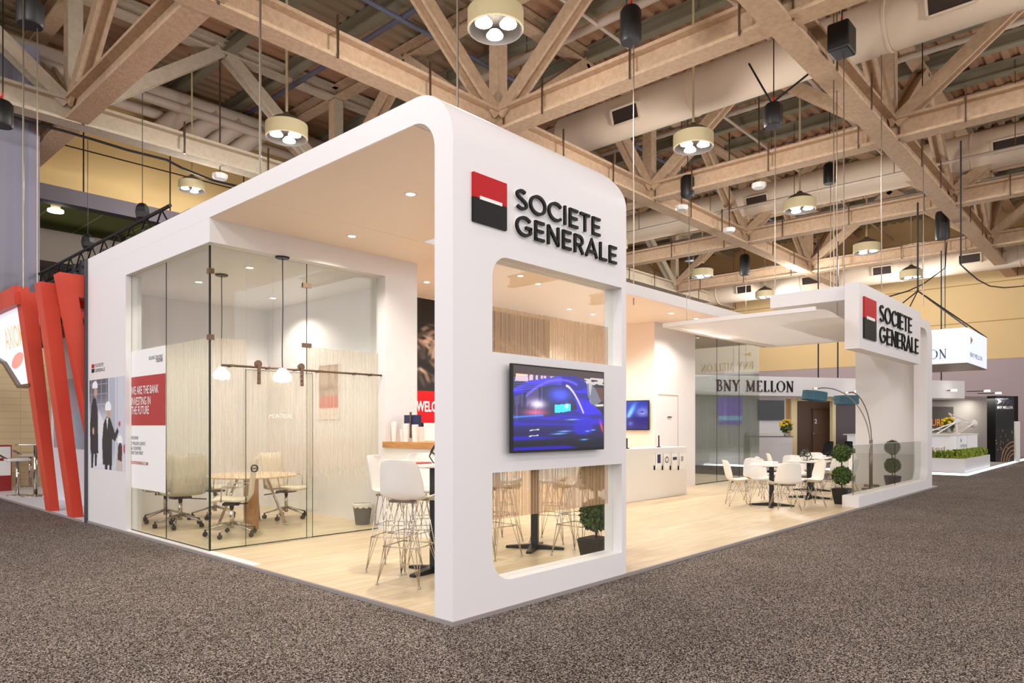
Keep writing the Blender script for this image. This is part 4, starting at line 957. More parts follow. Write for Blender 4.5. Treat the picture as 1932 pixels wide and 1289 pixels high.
# bin
bn = thing('waste_bin', 'grey mesh waste bin with a white liner inside the glass room', 'waste bin', (2.55, 4.68, 0))
MB().lathe([(.001, 0), (.1, 0), (.14, .3), (.135, .3), (.095, .01)], n=24).build('bin_body', M_MESHBIN, bn, smooth=True, ang=.7)
mb = MB(); n = 36; v = []; f = []
for j, (r, z) in enumerate(((.125, .285), (.15, .31), (.155, .29), (.148, .25))):
    for k in range(n): rr = r + (.008 * math.sin(k * 2.7) if j > 1 else 0); v.append((rr * math.cos(2 * PI * k / n), rr * math.sin(2 * PI * k / n), z + (.012 * math.sin(k * 1.9) if j == 3 else 0)))
for j in range(3):
    for k in range(n): f.append((j * n + k, j * n + (k + 1) % n, (j + 1) * n + (k + 1) % n, (j + 1) * n + k))
mb.add(v, f).build('bin_bag', M_BAG, bn, smooth=True)

# ------------------------------------------------------------------ counter behind the bar table
ct = thing('coffee_counter', 'white coffee counter with an oak top beside the glass room post', 'counter')
MB().box(2.38, 3.1, 2.85, 3.94, 0, 1.13).build('counter_body', M_WHITE2, ct); MB().box(2.35, 3.13, 2.80, 3.948, 1.13, 1.21).build('oak_top', M_OAK, ct)
q = at_x(752, 830, 2.75)
for k in range(4):
    yy = q.y - .105 * k + .12
    t = thing('cup_stack', 'stack of white paper cups on the coffee counter, number %s from the glass room' % ('first', 'second', 'third', 'fourth')[k], 'cup stack', (2.47 + .05 * (k % 2), 3.84 - .125 * k, 1.21))
    t['label'] = ('tall leaning stack of white cups nearest the glass room on the oak counter', 'white cup stack second from the glass room on the oak counter', 'white cup stack third from the glass room on the oak counter', 'white cup stack nearest the welcome wall on the oak counter')[k]
    hh = (.3, .16, .26, .24)[k]
    for j in range(3): MB().lathe([(.001, 0), (.034, 0), (.046, hh * .7), (.049, hh * .7 + .003), (.04, hh * .7 - .002)], (0, 0, j * .03), 14).build('cup', M_PAPER, t, smooth=True, ang=.6)
t = thing('sachet_holder', 'wire holder with navy packets behind the paper cups', 'packet holder', (2.7, 3.7, 1.21))
MB().box(-.05, .05, -.16, .16, 0, .2).build('tray', M_PAPER, t); MB().box(-.055, .0, -.15, -.02, .2, .36).build('packet', M_BLUEPKG, t); MB().box(-.055, .0, .03, .15, .2, .36).build('packet', M_BLUEPKG, t); MB().box(-.07, -.055, -.015, .015, .05, .4).build('spoon_bundle', M_BRONZE, t)

# ------------------------------------------------------------------ rear walls of the booth
YB = 5.9
rw = thing('rear_wall', 'rear wall of the booth behind the counters, warm floor bounce in its colour', 'booth wall')
MB().box(3.9, 10.3, YB, YB + .15, 0, CZ - .005).build('wall_panel', M_BOUNCE, rw)  # warm bounce light painted into the wall colour
MB().box(10.3, 12.0, YB, YB + .15, 0, CZ - .005).build('wall_panel', M_BOUNCE, rw)
ww = thing('welcome_wall', 'black photo wall with a red band lettered WELCOME', 'wall graphic')
def welc(U, V):
    rgb = np.zeros(U.shape + (3,)); rgb[:] = np.array((22, 16, 14)) / 255.
    r = np.random.RandomState(11)
    for k in range(260):
        a, b = r.rand(), .1 + .65 * r.rand(); s1, s2 = .006 + .012 * r.rand(), .012 + .045 * r.rand(); c = [(150, 122, 104), (80, 66, 58), (214, 184, 160), (44, 38, 36)][r.randint(4)]
        th = r.rand() * 3; x = (U - a) * math.cos(th) + (V - b) * math.sin(th) * .6; y = -(U - a) * math.sin(th) + (V - b) * math.cos(th) * .6
        rgb = blend(rgb, np.exp(-((x / s1) ** 4 + (y / s2) ** 4)) * sm(.9, .6, V) * .8, c)
    return rgb
zr0 = at_y(787, 798, YB).z; zr1 = at_y(787, 737, YB).z
picture('photo_print', M_PRINT, (3.9, YB - .004, zr1), (1, 0, 0), (0, 0, 1), 4.4, CZ - zr1 - .02, 260, 110, welc, ww)
MB().box(3.9, 8.3, YB - .006, YB - .001, zr0, zr1).build('red_band', M_RED, ww)
MB().box(3.9, at_y(799, 800, YB).x, YB - .006, YB - .001, .0, zr0).build('black_base', M_LETTER, ww)
q = at_y(787, 776, YB); zt_ = at_y(787, 757, YB).z
mb = MB(); text_mesh(mb, 'WELCOME', (q.x - .02, YB - .008, q.z), (1, 0, 0), (0, 0, 1), (at_y(822, 776, YB).x - q.x) / .535, zt_ - q.z, .02); mb.build('welcome_lettering', M_WHTXT, ww)
# column with door
XC0, XC1 = at_y(1235, 800, 4.35).x, 11.92
dc = thing('door_column', 'tall white column wall with a flush door left of the second glass room', 'booth wall')
MB().box(XC0, XC1, 4.35, YB, 0, CZ).build('column_body', M_WHITE, dc)
MB().box(XC0 - .004, XC0 - .001, 4.36, YB, 0, CZ - .005).build('side_bounce_tint', M_BOUNCE, dc)  # added sheet giving this side of the column its warm light as colour
a = at_x(1224, 755, XC0 - .09); b = at_x(1224, 812, XC0 - .09)
t = thing('wall_television', 'smaller television with a blue face picture on the column side behind the counter', 'television')
TX = XC0 - .09
MB().box(TX, TX + .04, a.y, a.y + 1.2, b.z, a.z).build('casing', M_BLACK, t, bevel=.004); MB().box(TX + .04, XC0 - .0045, a.y + .4, a.y + .8, b.z + .2, a.z - .2).build('wall_bracket', M_BLACK, t)
picture('screen', M_TVPIC, (TX - .0015, a.y + 1.18, b.z + .025), (0, -1, 0), (0, 0, 1), 1.16, a.z - b.z - .045, 90, 50, lambda U, V: tv_func2(np.clip((U - .4) / .6, 0, 1), V), t)
dx_, dx2_ = at_y(1242, 748, 4.35).x, at_y(1279, 748, 4.35).x; zt_ = 2.1
gd = MB().box(dx_, dx2_, 4.343, 4.349, zt_, zt_ + .03).box(dx2_ - .03, dx2_, 4.343, 4.349, 0, zt_)
dp = gd.build('door_gap', mat('door_shadow_gap', (186, 160, 146), .7), dc); MB().box(dx_, dx2_ - .03, 4.34, 4.349, .01, zt_).build('door_panel', M_WHITE, dc)
h_ = at_y(1262, 787, 4.33); MB().box(h_.x - .05, h_.x + .12, 4.32, 4.339, h_.z - .012, h_.z + .012).build('door_handle', M_STEEL, dc)
# second glass room
g2 = thing('second_glass_room', 'second glass room with grey stripe band at the far end of the booth', 'glass partition')
xa, xb_, xc_ = XC1, at_y(1353, 800, 4.35).x, at_y(1395, 800, 4.35).x
for p0, p1 in ((xa, xb_), (xb_, xc_), (xc_, PX1)): paneX(p0 + .004, p1 - .004, .02, CZ - .01, 4.35, g2)
e = MB()
for x in (xb_, xc_): e.box(x - .004, x + .004, 4.35, 4.36, .02, CZ - .01)
e.box(xa, PX1, 4.35, 4.36, 0, .02); e.build('edge_lines', M_GLASSG, g2)
M_FILM2 = film('grey_glass_band', 'x', .48, .24, (118, 124, 116), .62, 2.3, .3, .12, trans=.5)
MB().add([(xa, 4.347, .62), (PX1, 4.347, .62), (PX1, 4.347, 2.3), (xa, 4.347, 2.3)], [(0, 1, 2, 3)]).build('stripe_film', M_FILM2, g2)
paneY(4.37, 7.9, .02, CZ - .01, PX1 - .02, g2)
c2_ = dup(oc, loc=(12.9, 5.5, 0), rz=.8, label='office chair seen through the second glass room beside the door column', group='office chairs in the second glass room')
c3_ = dup(oc, loc=(13.9, 6.6, 0), rz=2.2, label='office chair standing deeper in the second glass room', group='office chairs in the second glass room')

# brochure counter
bc = thing('brochure_counter', 'long white reception counter with four leaflet pockets', 'counter')
cx0, cx1, cy = 6.4, at_y(1296, 900, 3.4).x, 3.4
MB().box(cx0, cx1, cy, cy + .6, 0, .99).build('counter_body', M_WHITE2, bc, bevel=.005)
for k, px in enumerate((1239, 1254, 1269, 1284)):
    a = at_y(px - 5.5, 855, cy); b = at_y(px + 5.5, 886, cy); 
    MB().box(a.x, b.x, cy - .03, cy - .001, b.z, b.z + .09).box(a.x, a.x + .006, cy - .03, cy - .001, b.z, a.z - .02).box(b.x - .006, b.x, cy - .03, cy - .001, b.z, a.z - .02).build('leaflet_pocket', M_WHITE2, bc)
    t = thing('leaflet', ('leaflet with a dark square picture, leftmost in the counter pockets', 'leaflet with a black ring drawing, second in the counter pockets', 'leaflet with a dark band picture, third in the counter pockets', 'pale leaflet, rightmost in the counter pockets')[k], 'leaflet', group='leaflets in the counter pockets')
    MB().box(a.x + .02, b.x - .02, cy - .05, cy - .031, b.z + .02, a.z).build('sheets', M_PAPER, t)
    w_ = b.x - a.x
    if k == 0: MB().box(a.x + .05, b.x - .05, cy - .052, cy - .0505, b.z + .13, b.z + .3).build('printed_picture', M_BLUEPKG, t)
    if k == 1: MB().lathe([(.045, -.002), (.065, -.002), (.065, 0), (.045, 0)], ((a.x + b.x) / 2, cy - .0505, b.z + .2), 16, 'y').build('printed_ring', M_LETTER, t)
    if k == 2: MB().box(a.x + .04, b.x - .04, cy - .052, cy - .0505, b.z + .2, b.z + .26).build('printed_picture', M_BLUEPKG, t)
    if k == 3: MB().box(a.x + .05, b.x - .1, cy - .052, cy - .0505, b.z + .18, b.z + .28).build('printed_picture', M_LILAC, t)
q = at_y(1243, 842, 3.6)
t = thing('card_stand', 'small dark pen stand on top of the white counter', 'pen stand', (q.x, 3.6, .99)); MB().lathe([(.001, 0), (.05, 0), (.05, .01), (.02, .02), (.001, .02)], n=14).build('stand_base', M_BLACK, t); MB().tube([(0, 0, .01), (0, 0, .24)], .014, 8).build('pen', M_BLACK, t)
q = at_y(1182, 845, 3.55); t = thing('phone_stand', 'small dark device standing at the left end of the white counter', 'device', (q.x, 3.55, .99)); MB().box(-.03, .03, -.01, .01, .02, .2).build('screen_body', M_BLACK, t, bevel=.004); MB().box(-.04, .04, -.04, .04, 0, .02).build('foot', M_BLACK, t)

# ------------------------------------------------------------------ shell chairs
def shell_mesh(zs):
    pr = [(.225, -.035, .155), (.222, -.012, .19), (.205, .004, .208), (.16, .006, .222), (.05, -.012, .23), (-.06, -.022, .232), (-.14, -.008, .232), (-.195, .04, .230), (-.222, .11, .226), (-.24, .2, .218), (-.256, .28, .205), (-.268, .335, .185), (-.275, .362, .150), (-.277, .368, .1)]
    NU = 15; v = []
    for j, (y_, z_, w_) in enumerate(pr):
        t_ = j / (len(pr) - 1)
        for i in range(NU):
            u = -1 + 2 * i / (NU - 1); uu = abs(u) ** 2.2
            sx = u * w_
            if t_ < .5: up = .05 * uu * sm(0, .25, t_); fw = 0
            else: up = .05 * uu * (1 - sm(.5, .7, t_)); fw = .085 * uu * sm(.4, .62, t_) * (1 - .35 * sm(.75, 1, t_))
            v.append((sx, y_ + fw, z_ + up + zs))
    n = len(pr); f = [(j * NU + i, j * NU + i + 1, (j + 1) * NU + i + 1, (j + 1) * NU + i) for j in range(n - 1) for i in range(NU - 1)]
    return MB().add(v, f)
def eames(name, zs, feet, lab, foot_ring=None):
    t = thing(name, lab, 'chair')
    o = shell_mesh(zs).build('seat_shell', M_SHELL, t, smooth=True)
    s_ = o.modifiers.new('s', 'SOLIDIFY'); s_.thickness = .008; s_.offset = 0; sb = o.modifiers.new('ss', 'SUBSURF'); sb.levels = 1; sb.render_levels = 1
    top = zs - .025
    for sx in (-1, 1):
        for sy in (-1, 1):
            F = (sx * feet, sy * feet * .95, .012)
            l = MB().tube([F, (sx * .10, sy * .13, top)], .0048, 6).tube([F, (sx * -.03, sy * .12, top)], .0038, 6).tube([F, (sx * .12, sy * -.02, top)], .0038, 6)
            l.lathe([(.001, 0), (.016, 0), (.014, .014), (.001, .018)], (F[0], F[1], 0), 10).build('leg', M_CHROME, t, smooth=True)
    br = MB(); zr_ = top * .62
    k = .12 + (feet - .12) * (1 - zr_ / top) * .6
    c = [(k, k, zr_), (-k, k, zr_), (-k, -k, zr_), (k, -k, zr_), (k, k, zr_)]
    for a_, b_ in zip(c, c[1:]): br.tube([a_, b_], .0045, 6)
    br.build('wire_ring', M_CHROME, t, smooth=True); br = MB()
    br.tube([(-.14, .12, top), (.14, .12, top)], .006, 6).tube([(-.14, -.12, top), (.14, -.12, top)], .006, 6).box(-.13, .13, .1, .14, top, top + .02).box(-.13, .13, -.14, -.1, top, top + .02)
    br.build('seat_mount', M_CHROME, t); br = MB()
    if foot_ring:
        kk = feet * .8; zz = foot_ring; c = [(kk, kk, zz), (-kk, kk, zz), (-kk, -kk, zz), (kk, -kk, zz), (kk, kk, zz)]
        for a_, b_ in zip(c, c[1:]): br.tube([a_, b_], .006, 6)
    if foot_ring: br.build('foot_rest_ring', M_CHROME, t, smooth=True)
    return t
bs = eames('bar_stool', .76, .215, 'x', .34)
def face(o, x, y, tx, ty, lb, grp, add=0):
    o.location = (x, y, 0); o.rotation_euler = (0, 0, math.atan2(ty - y, tx - x) - PI / 2 + add); o['label'] = lb; o['group'] = grp; return o
g_ = 'white bar stools around the two high tables'
T1 = (1.08, 1.42); T2b = (2.7, 1.53)
face(bs, .62, 1.25, *T1, 'white wire-legged bar stool at the open left side, nearest the viewer', g_)
face(dup(bs), .88, 1.80, *T1, 'white wire-legged bar stool just behind the nearest one', g_)
face(dup(bs), 1.42, 1.95, *T1, 'white wire-legged bar stool hidden behind the portal post', g_)
face(dup(bs), 2.05, 1.55, *T2b, 'white bar stool at the left of the portal window', g_)
face(dup(bs), 2.72, .92, *T2b, 'white bar stool closest behind the portal window pane', g_)
face(dup(bs), 3.25, 1.72, *T2b, 'white bar stool at the right of the portal window', g_)
face(dup(bs), 2.8, 2.2, *T2b, 'white bar stool on the far side of the window table', g_)
def xtable(name, x, y, rz, zt, r, arm, lb, square=False):
    t = thing(name, lb, 'table', (x, y, 0), rz)
    if square: MB().box(-r, r, -r, r, zt - .028, zt).build('tabletop', M_WHITE2, t, bevel=.006)
    else: MB().lathe([(.001, zt - .03), (r - .01, zt - .03), (r, zt - .015), (r - .005, zt), (.001, zt)], n=40).build('tabletop', M_WHITE2, t, smooth=True, ang=.5)
    MB().box(-.04, .04, -.04, .04, .05, zt - .03).box(-.15, .15, -.15, .15, zt - .045, zt - .03).build('column', M_BLACK, t)
    b = MB()
    for k in range(4):
        a_ = k * PI / 2; c, s_ = math.cos(a_), math.sin(a_); p = Vector((c, s_, 0)); q_ = Vector((-s_, c, 0)); w0, w1 = .045, .03
        b.add([p * .02 - q_ * w0, p * .02 + q_ * w0, p * arm + q_ * w1, p * arm - q_ * w1, p * .02 - q_ * w0 + UPV * .06, p * .02 + q_ * w0 + UPV * .06, p * arm + q_ * w1 + UPV * .025, p * arm - q_ * w1 + UPV * .025],
              [(0, 3, 2, 1), (4, 5, 6, 7), (0, 1, 5, 4), (1, 2, 6, 5), (2, 3, 7, 6), (3, 0, 4, 7)])
    b.build('cross_base', M_BLACK, t)
    return t
xtable('bar_table', *T1, .12, 1.06, .33, .33, 'round white bar table on a black cross base behind the corner post')
xtable('bar_table', *T2b, .5, 1.06, .33, .34, 'round white bar table on a black cross base seen through the portal window')
# wire polyhedron ornaments
def polyhedron(x, y, z, r, lb, m=M_BLACK):
    t = thing('terrarium', lb, 'glass terrarium', (x, y, z))
    bm = bmesh.new(); bmesh.ops.create_icosphere(bm, subdivisions=1, radius=1); vs = [f.calc_center_median().normalized() for f in bm.faces]
    fl = {f.index: i for i, f in enumerate(bm.faces)}
    ed = []
    for e in bm.edges:
        a_, b_ = e.link_faces; ed.append((a_.index, b_.index))
    bm.verts.ensure_lookup_table(); faces = [[f.index for f in v.link_faces] for v in bm.verts]
    bm.free(); mb = MB(); zoff = r * .8
    for a_, b_ in ed: mb.tube([vs[a_] * r + UPV * zoff, vs[b_] * r + UPV * zoff], .006, 6)
    mb.build('wire_frame', m, t)
    mb = MB()
    for fs in faces:
        ps = [vs[i] * r * .98 + UPV * zoff for i in fs]; c = sum(ps, Vector()) / len(ps); n_ = (c - UPV * zoff).normalized(); u_ = n_.orthogonal().normalized(); w_ = n_.cross(u_)
        ps.sort(key=lambda p: math.atan2((p - c).dot(w_), (p - c).dot(u_))); mb.add(ps, [tuple(range(len(ps)))])
    mb.build('glass_faces', M_GLASS, t)
    return t
polyhedron(T1[0] + .02, T1[1] - .05, 1.06, .11, 'black wire terrarium on the bar table by the corner post')
tag(MB().box(T1[0] - .3, T1[0] - .1, T1[1] - .06, T1[1] + .08, 1.06, 1.075).build('red_booklet', M_REDBOOK), 'red booklet lying on the bar table by the corner post', 'booklet')
# low chairs and tables
lc = eames('shell_chair', .44, .2, 'x')
g_ = 'white shell chairs around the low tables'
TB = [(8.85, 1.25), (10.62, 1.22), (12.3, 1.75)]
xtable('cafe_table', *TB[0], .35, .74, .36, .38, 'white cafe table nearest the counter in the open lounge', True)
xtable('cafe_table', *TB[1], .2, .74, .36, .38, 'white cafe table in the middle with a glass terrarium', True)
xtable('cafe_table', *TB[2], .2, .74, .36, .38, 'white cafe table farthest off behind the glass railing', True)
CH = [(8.52, 1.72, 0, 'leftmost white shell chair of the lounge, seen from the side'), (9.42, 1.75, 0, 'white shell chair behind the first low table, facing the aisle'),
      (8.45, .86, 0, 'white shell chair in front of the first low table with its back to the aisle'), (9.33, .75, 0, 'white shell chair right of the first low table'),
      (10.25, 1.85, 1, 'white shell chair behind the middle low table at left'), (11.2, 1.7, 1, 'white shell chair behind the middle low table at right'),
      (10.75, .62, 1, 'white shell chair in front of the middle low table beside the topiary'), (12.0, 2.35, 2, 'white shell chair behind the far low table'),
      (11.9, 1.15, 2, 'white shell chair seen through the railing glass in front of the far table'), (13.0, 1.95, 2, 'white shell chair beyond the far table near the end wall'), (13.0, 1.3, 2, 'white shell chair seen through the railing between the two topiaries')]
for i, (x, y, k, lb) in enumerate(CH): face(lc if i == 0 else dup(lc), x, y, *TB[k], lb, g_)
polyhedron(TB[1][0] - .05, TB[1][1] + .05, .74, .12, 'black wire terrarium on the middle low table')
polyhedron(TB[2][0] - .1, TB[2][1] + .1, .74, .11, 'black wire terrarium on the far low table behind the topiary')
tag(MB().box(TB[0][0] - .2, TB[0][0] + .05, TB[0][1] - .1, TB[0][1] + .1, .74, .79).build('paper_stack', M_PAPER), 'stack of white leaflets on the nearest low table', 'leaflet stack')
tag(MB().box(TB[1][0] - .3, TB[1][0] - .17, TB[1][1] + .05, TB[1][1] + .25, .74, .81).build('paper_stack', M_PAPER), 'stack of white leaflets beside the terrarium on the middle table', 'leaflet stack')
tag(MB().box(TB[2][0] + .05, TB[2][0] + .3, TB[2][1] - .2, TB[2][1] + .05, .74, .78).build('paper_stack', M_PAPER), 'stack of white leaflets on the far low table', 'leaflet stack')

# topiaries
def leaf_ball(mb, c, r, n, ls, seed):
    rr = np.random.RandomState(seed); c = Vector(c)
    for k in range(n):
        d = Vector(rr.normal(size=3)); d.normalize(); p = c + d * r * (.82 + .2 * rr.rand()); a_ = Vector(rr.normal(size=3)).normalized(); u_ = (d.cross(a_)).normalized(); w_ = (d * .6 + a_ * .5).normalized()
        s_ = ls * (.7 + .6 * rr.rand()); mb.add([p - u_ * s_ * .5, p + w_ * s_ * .9, p + u_ * s_ * .5, p - w_ * s_ * .5], [(0, 1, 2, 3)])
def topiary(x, y, lb, s=1.0):
    t = thing('topiary', lb, 'potted topiary', (x, y, 0))
    MB().prism([(-1, -1), (1, -1), (1, 1), (-1, 1)], 0, 1, lambda a_, b_, d: (a_ * (.1 + .045 * d), b_ * (.1 + .045 * d), .28 * d)).build('pot', M_POT, t, bevel=.01)
    MB().box(-.13, .13, -.13, .13, .281, .288).build('soil', M_STEM, t)
    MB().tube([(0, 0, .28), (.01, .005, .6), (0, 0, .95)], .012, 8).build('stem', M_STEM, t)
    for i, (z, r) in enumerate(((.52, .165), (.93, .155))):
        mb = MB(); mb.ball((0, 0, z), r * .82, 14, 10); leaf_ball(mb, (0, 0, z), r, 1100, .03, 3 + i); mb.build('leaf_ball', M_LEAF, t)
    return t
tp = topiary(10.0, .42, 'double-ball topiary in a black pot at the left end of the railing')
dup(tp, loc=(14.2, .62, 0), rz=.6, label='double-ball topiary behind the railing glass at right')
dup(tp, loc=(2.36, .42, 0), rz=0, label='double-ball topiary seen at the right edge of the portal window')

# arc lamps
def arc_lamp(bx, by, pts, shade_px, lb, tilt):
    t = thing('arc_floor_lamp', lb, 'floor lamp', (bx, by, 0)); B = Vector((bx, by, 0))
    MB().lathe([(.001, 0), (.17, 0), (.17, .04), (.16, .05), (.001, .05)], n=28).build('base', M_STEEL, t)
    MB().tube([(0, 0, .05), (0, 0, 1.1)], .022, 10).build('pole', M_STEEL, t, smooth=True)
    MB().tube([p - B for p in pts], .012, 8).build('arc_arm', M_STEEL, t, smooth=True)
    e_ = pts[-1] - B
    s_ = MB().lathe([(.26, -.2), (.26, .0)], n=32).build('lamp_shade', M_SHADE, t, smooth=True); s_.location = e_ + Vector((0, 0, -.06)); s_.rotation_euler = (0, 0, 0)
    s_.rotation_euler = Matrix.Rotation(tilt, 3, FWD).to_euler()
    MB().lathe([(.001, -.015), (.05, -.015), (.05, .03), (.001, .03)], e_, 12).tube([e_ + Vector((-.26, 0, -.06)), e_ + Vector((.26, 0, -.06))], .006, 6).build('lamp_fitting', M_CHROME, t)
    return t
def arcpts(bx, by, ex, ey, hp, he, h0=1.0):
    P = []; B = Vector((bx, by, 0)); E = Vector((ex, ey, 0))
    for k in range(25):
        a_ = PI * .5 * k / 24 * 1.12; s_ = math.sin(a_ / 1.12) 
        d = (1 - math.cos(a_)) / (1 - math.cos(PI * .56)); z = h0 + (hp - h0) * math.sin(a_)
        P.append(B.lerp(E, d) + UPV * z)
    return P
e1 = at_x(1538, 740, 12.6); arc_lamp(13.35, .86, arcpts(13.35, .86, e1.x, e1.y, 2.27, 2.2), None, 'arching steel floor lamp with teal shade, base in front by the railing', .14)
e2 = at_x(1597, 752, 13.6); arc_lamp(14.35, 1.1, arcpts(14.35, 1.1, e2.x, e2.y, 2.2, 2.1), None, 'arching steel floor lamp with teal shade, base behind the right topiary', .0)

# ------------------------------------------------------------------ far portal
fp = thing('far_portal', 'lower white rounded portal at the far end carrying the second sign', 'booth portal')
X0, X1, XR = 9.56, 13.95, 15.06; ZS0, ZS1 = 2.77, 3.93; ri = .3; ro = .42
outer = [(X0, 0)] + [(XR, 0)] + arc(XR - ro, 3.80 - ro, ro, 0, 90, 12) + [(X0 + .2, 3.80), (X0 + .2, 3.6)] + arc(14.62 - ri, 3.6 - ri, ri, 90, 0, 10) + arc(14.62 - ri, .2 + ri, ri, 0, -90, 10) + [(X0, .2)]
MB().prism(outer, 0.002, .28, lambda a_, b_, d: (a_, d, b_)).build('c_frame', M_WHITE, fp, smooth=True, ang=.4)
MB().box(X0, X1, .0, .24, ZS0, ZS1).build('sign_box', M_WHITE, fp, bevel=.004)
MB().box(X0 + .24, XR - .1, .24, 1.66, 3.68, ZS1).build('roof_plate', M_WHITE, fp)
MB().box(14.85, 15.05, .28, 1.6, 0, 3.68).build('end_wall', M_WHITE, fp)
MB().box(X0 + .004, 14.5, .004, .27, .2, .204).build('curb_top', M_CURBTOP, fp)
xm2 = at_y(1689, 850, .13).x
for p0, p1 in ((at_y(1609.7, 900, .13).x, xm2), (xm2 + .01, 14.6)): paneX(p0, p1, .204, 1.08, .13, fp, 'railing_glass')
e = MB(); x0_ = at_y(1609.7, 900, .13).x
e.box(x0_ - .005, x0_, .13, .14, .204, 1.08).box(xm2, xm2 + .008, .13, .14, .204, 1.08).build('railing_edges', M_GLASSG, fp)
MB().box(x0_, 14.6, .13, .14, 1.08, 1.086).build('railing_top_edge', M_CURBTOP, fp)
sg_sign('booth_sign', 'second sign SOCIETE GENERALE with square logo on the far portal', 9.77, 2.97, .73, 10.70, 3.36, 2.965, .325, 2.36, 2.92, 0.0, th=.028, fat=.74)
# canopy panel
M_FABRIC = bpy.data.materials.new('stretched_white_fabric'); M_FABRIC.use_nodes = True; nt = M_FABRIC.node_tree; nt.nodes.clear()
o_ = nt.nodes.new('ShaderNodeOutputMaterial'); mx_ = nt.nodes.new('ShaderNodeMixShader'); mx_.inputs[0].default_value = .5
d_ = nt.nodes.new('ShaderNodeBsdfDiffuse'); d_.inputs[0].default_value = (.9, .88, .87, 1); t_ = nt.nodes.new('ShaderNodeBsdfTranslucent'); t_.inputs[0].default_value = (.92, .9, .9, 1)
nt.links.new(d_.outputs[0], mx_.inputs[1]); nt.links.new(t_.outputs[0], mx_.inputs[2]); nt.links.new(mx_.outputs[0], o_.inputs[0])
cp = thing('ceiling_panel', 'floating white canopy panel hung under the far portal roof', 'canopy panel')
cx_a, cx_b, cy_a, cy_b = 8.3, 13.0, .3, 3.1
NX, NY = 25, 17; v = []; 
for j in range(NY):
    for i in range(NX):
        u_, w_ = i / (NX - 1), j / (NY - 1); x = cx_a + (cx_b - cx_a) * u_; y = cy_a + (cy_b - cy_a) * w_
        z = 3.3 + .07 * math.exp(-((u_ - .12) / .12) ** 2 - ((w_ - 0) / .25) ** 2) + .02 * math.sin(u_ * 5 + w_ * 3)
        v.append((x, y, z))
f = [(j * NX + i, j * NX + i + 1, (j + 1) * NX + i + 1, (j + 1) * NX + i) for j in range(NY - 1) for i in range(NX - 1)]
o = MB().add(v, f).build('panel_slab', M_FABRIC, cp, smooth=True); MB().bar((cx_a, cy_a, 3.335), (cx_a, cy_b, 3.335), .05, .07).bar((cx_a, cy_b, 3.335), (cx_b, cy_b, 3.335), .05, .07).bar((cx_b, cy_b, 3.335), (cx_b, cy_a, 3.335), .05, .07).build('panel_edge', M_WHITE, cp)
for (x, y) in ((8.45, 2.7), (10.0, .5), (12.6, .6), (12.6, 2.8)):
    z1 = CZ + .0 if y > 3 else 3.68
    if (x, y) == (8.45, 2.7): z1 = 3.93
    if (x, y) == (12.6, 2.8): z1 = 3.93
    MB().tube([(x, y, 3.36), (x, y, z1)], .006, 6).tube([(x, y, 3.42), (x + .03, y, 3.39), (x + .015, y, 3.36)], .008, 6).build('suspension_hook', M_STEEL, cp)

# ------------------------------------------------------------------ left neighbour booth
nb = thing('neighbour_platform', 'white floor of the red-framed booth at left', 'platform')
MB().box(-.05, 8, 8.15, 18.0, ZC, 0).build('floor_panel', mat('neighbour_floor', (226, 226, 232), .4), nb); MB().box(-.06, -.05, 8.15, 18.0, ZC, 0).build('edge_trim', M_EDGE, nb)
def red_frame(Y, bx0, bx1, tpx, tpy, lb, th=.14):
    t = thing('slanted_portal', lb, 'red frame'); tp_ = at_y(tpx, tpy, Y); tx, tz = tp_.x, tp_.z; w_ = bx1 - bx0
    w_ = .25; poly = [(bx0, 0), (bx1, 0), (tx + w_, tz - .34), (5.5, tz - .34), (5.5, tz), (tx, tz)]
    MB().prism(poly, Y, Y + .3, lambda a_, b_, d: (a_, d, b_)).build('slanted_frame', M_FRAMERED, t)
    return t
red_frame(9.78, -.05, .08, 38, 549, 'slanted orange-red frame farthest left beside the lit panel')
red_frame(8.57, -.05, .09, 75, 531, 'slanted orange-red frame in the middle of the three')
red_frame(8.14, .28, .46, 112, 513, 'slanted orange-red frame rising beside the white booth end')
rc = thing('red_canopy', 'orange-red ceiling beams with small lights behind the slanted frames', 'canopy')
for x in (.9, 1.9, 2.9): MB().box(x, x + .25, 8.7, 12.5, 2.9, 3.2).build('canopy_beam', M_FRAMERED, rc)
MB().box(.3, 5, 10.15, 14, 3.2, 3.22).build('canopy_panel', mat('canopy_dark_red', (150, 34, 28), .6), rc)
for (px, py, X) in ((107, 582, .9), (109, 614, 1.6), (150, 566, .8)):
    p = at_x(px, py, X); MB().lathe([(.001, 0), (.05, 0), (.05, .03), (.001, .03)], (p.x, p.y, p.z), 14).build('spot_lamp', M_GLOW, rc)
nw = thing('neighbour_wall', 'white and blue-grey graphic wall behind the slanted red frames', 'booth wall')
MB().box(.62, .74, 8.6, 12.4, 0, 3.1).build('wall_panel', mat('neighbour_white', (228, 224, 232), .5), nw)
def bluegr(U, V):
    rgb = np.zeros(U.shape + (3,)); rgb[:] = np.array((150, 156, 176)) / 255.
    rgb = blend(rgb, sm(.3, .9, U) * .8, (112, 110, 134)); rgb = blend(rgb, np.exp(-((U - .3) / .12) ** 2) * .6, (186, 206, 226)); return blend(rgb, (vnoise(U, V, 3, 3, 6) > .62) * .4, (196, 150, 160))
a = at_x(100, 730, .61); b = at_x(158, 925, .61)
picture('graphic_print', M_PRINT, (.612, 12.2, 1.0), (0, -1, 0), (0, 0, 1), 3.5, 1.3, 50, 30, bluegr, nw)
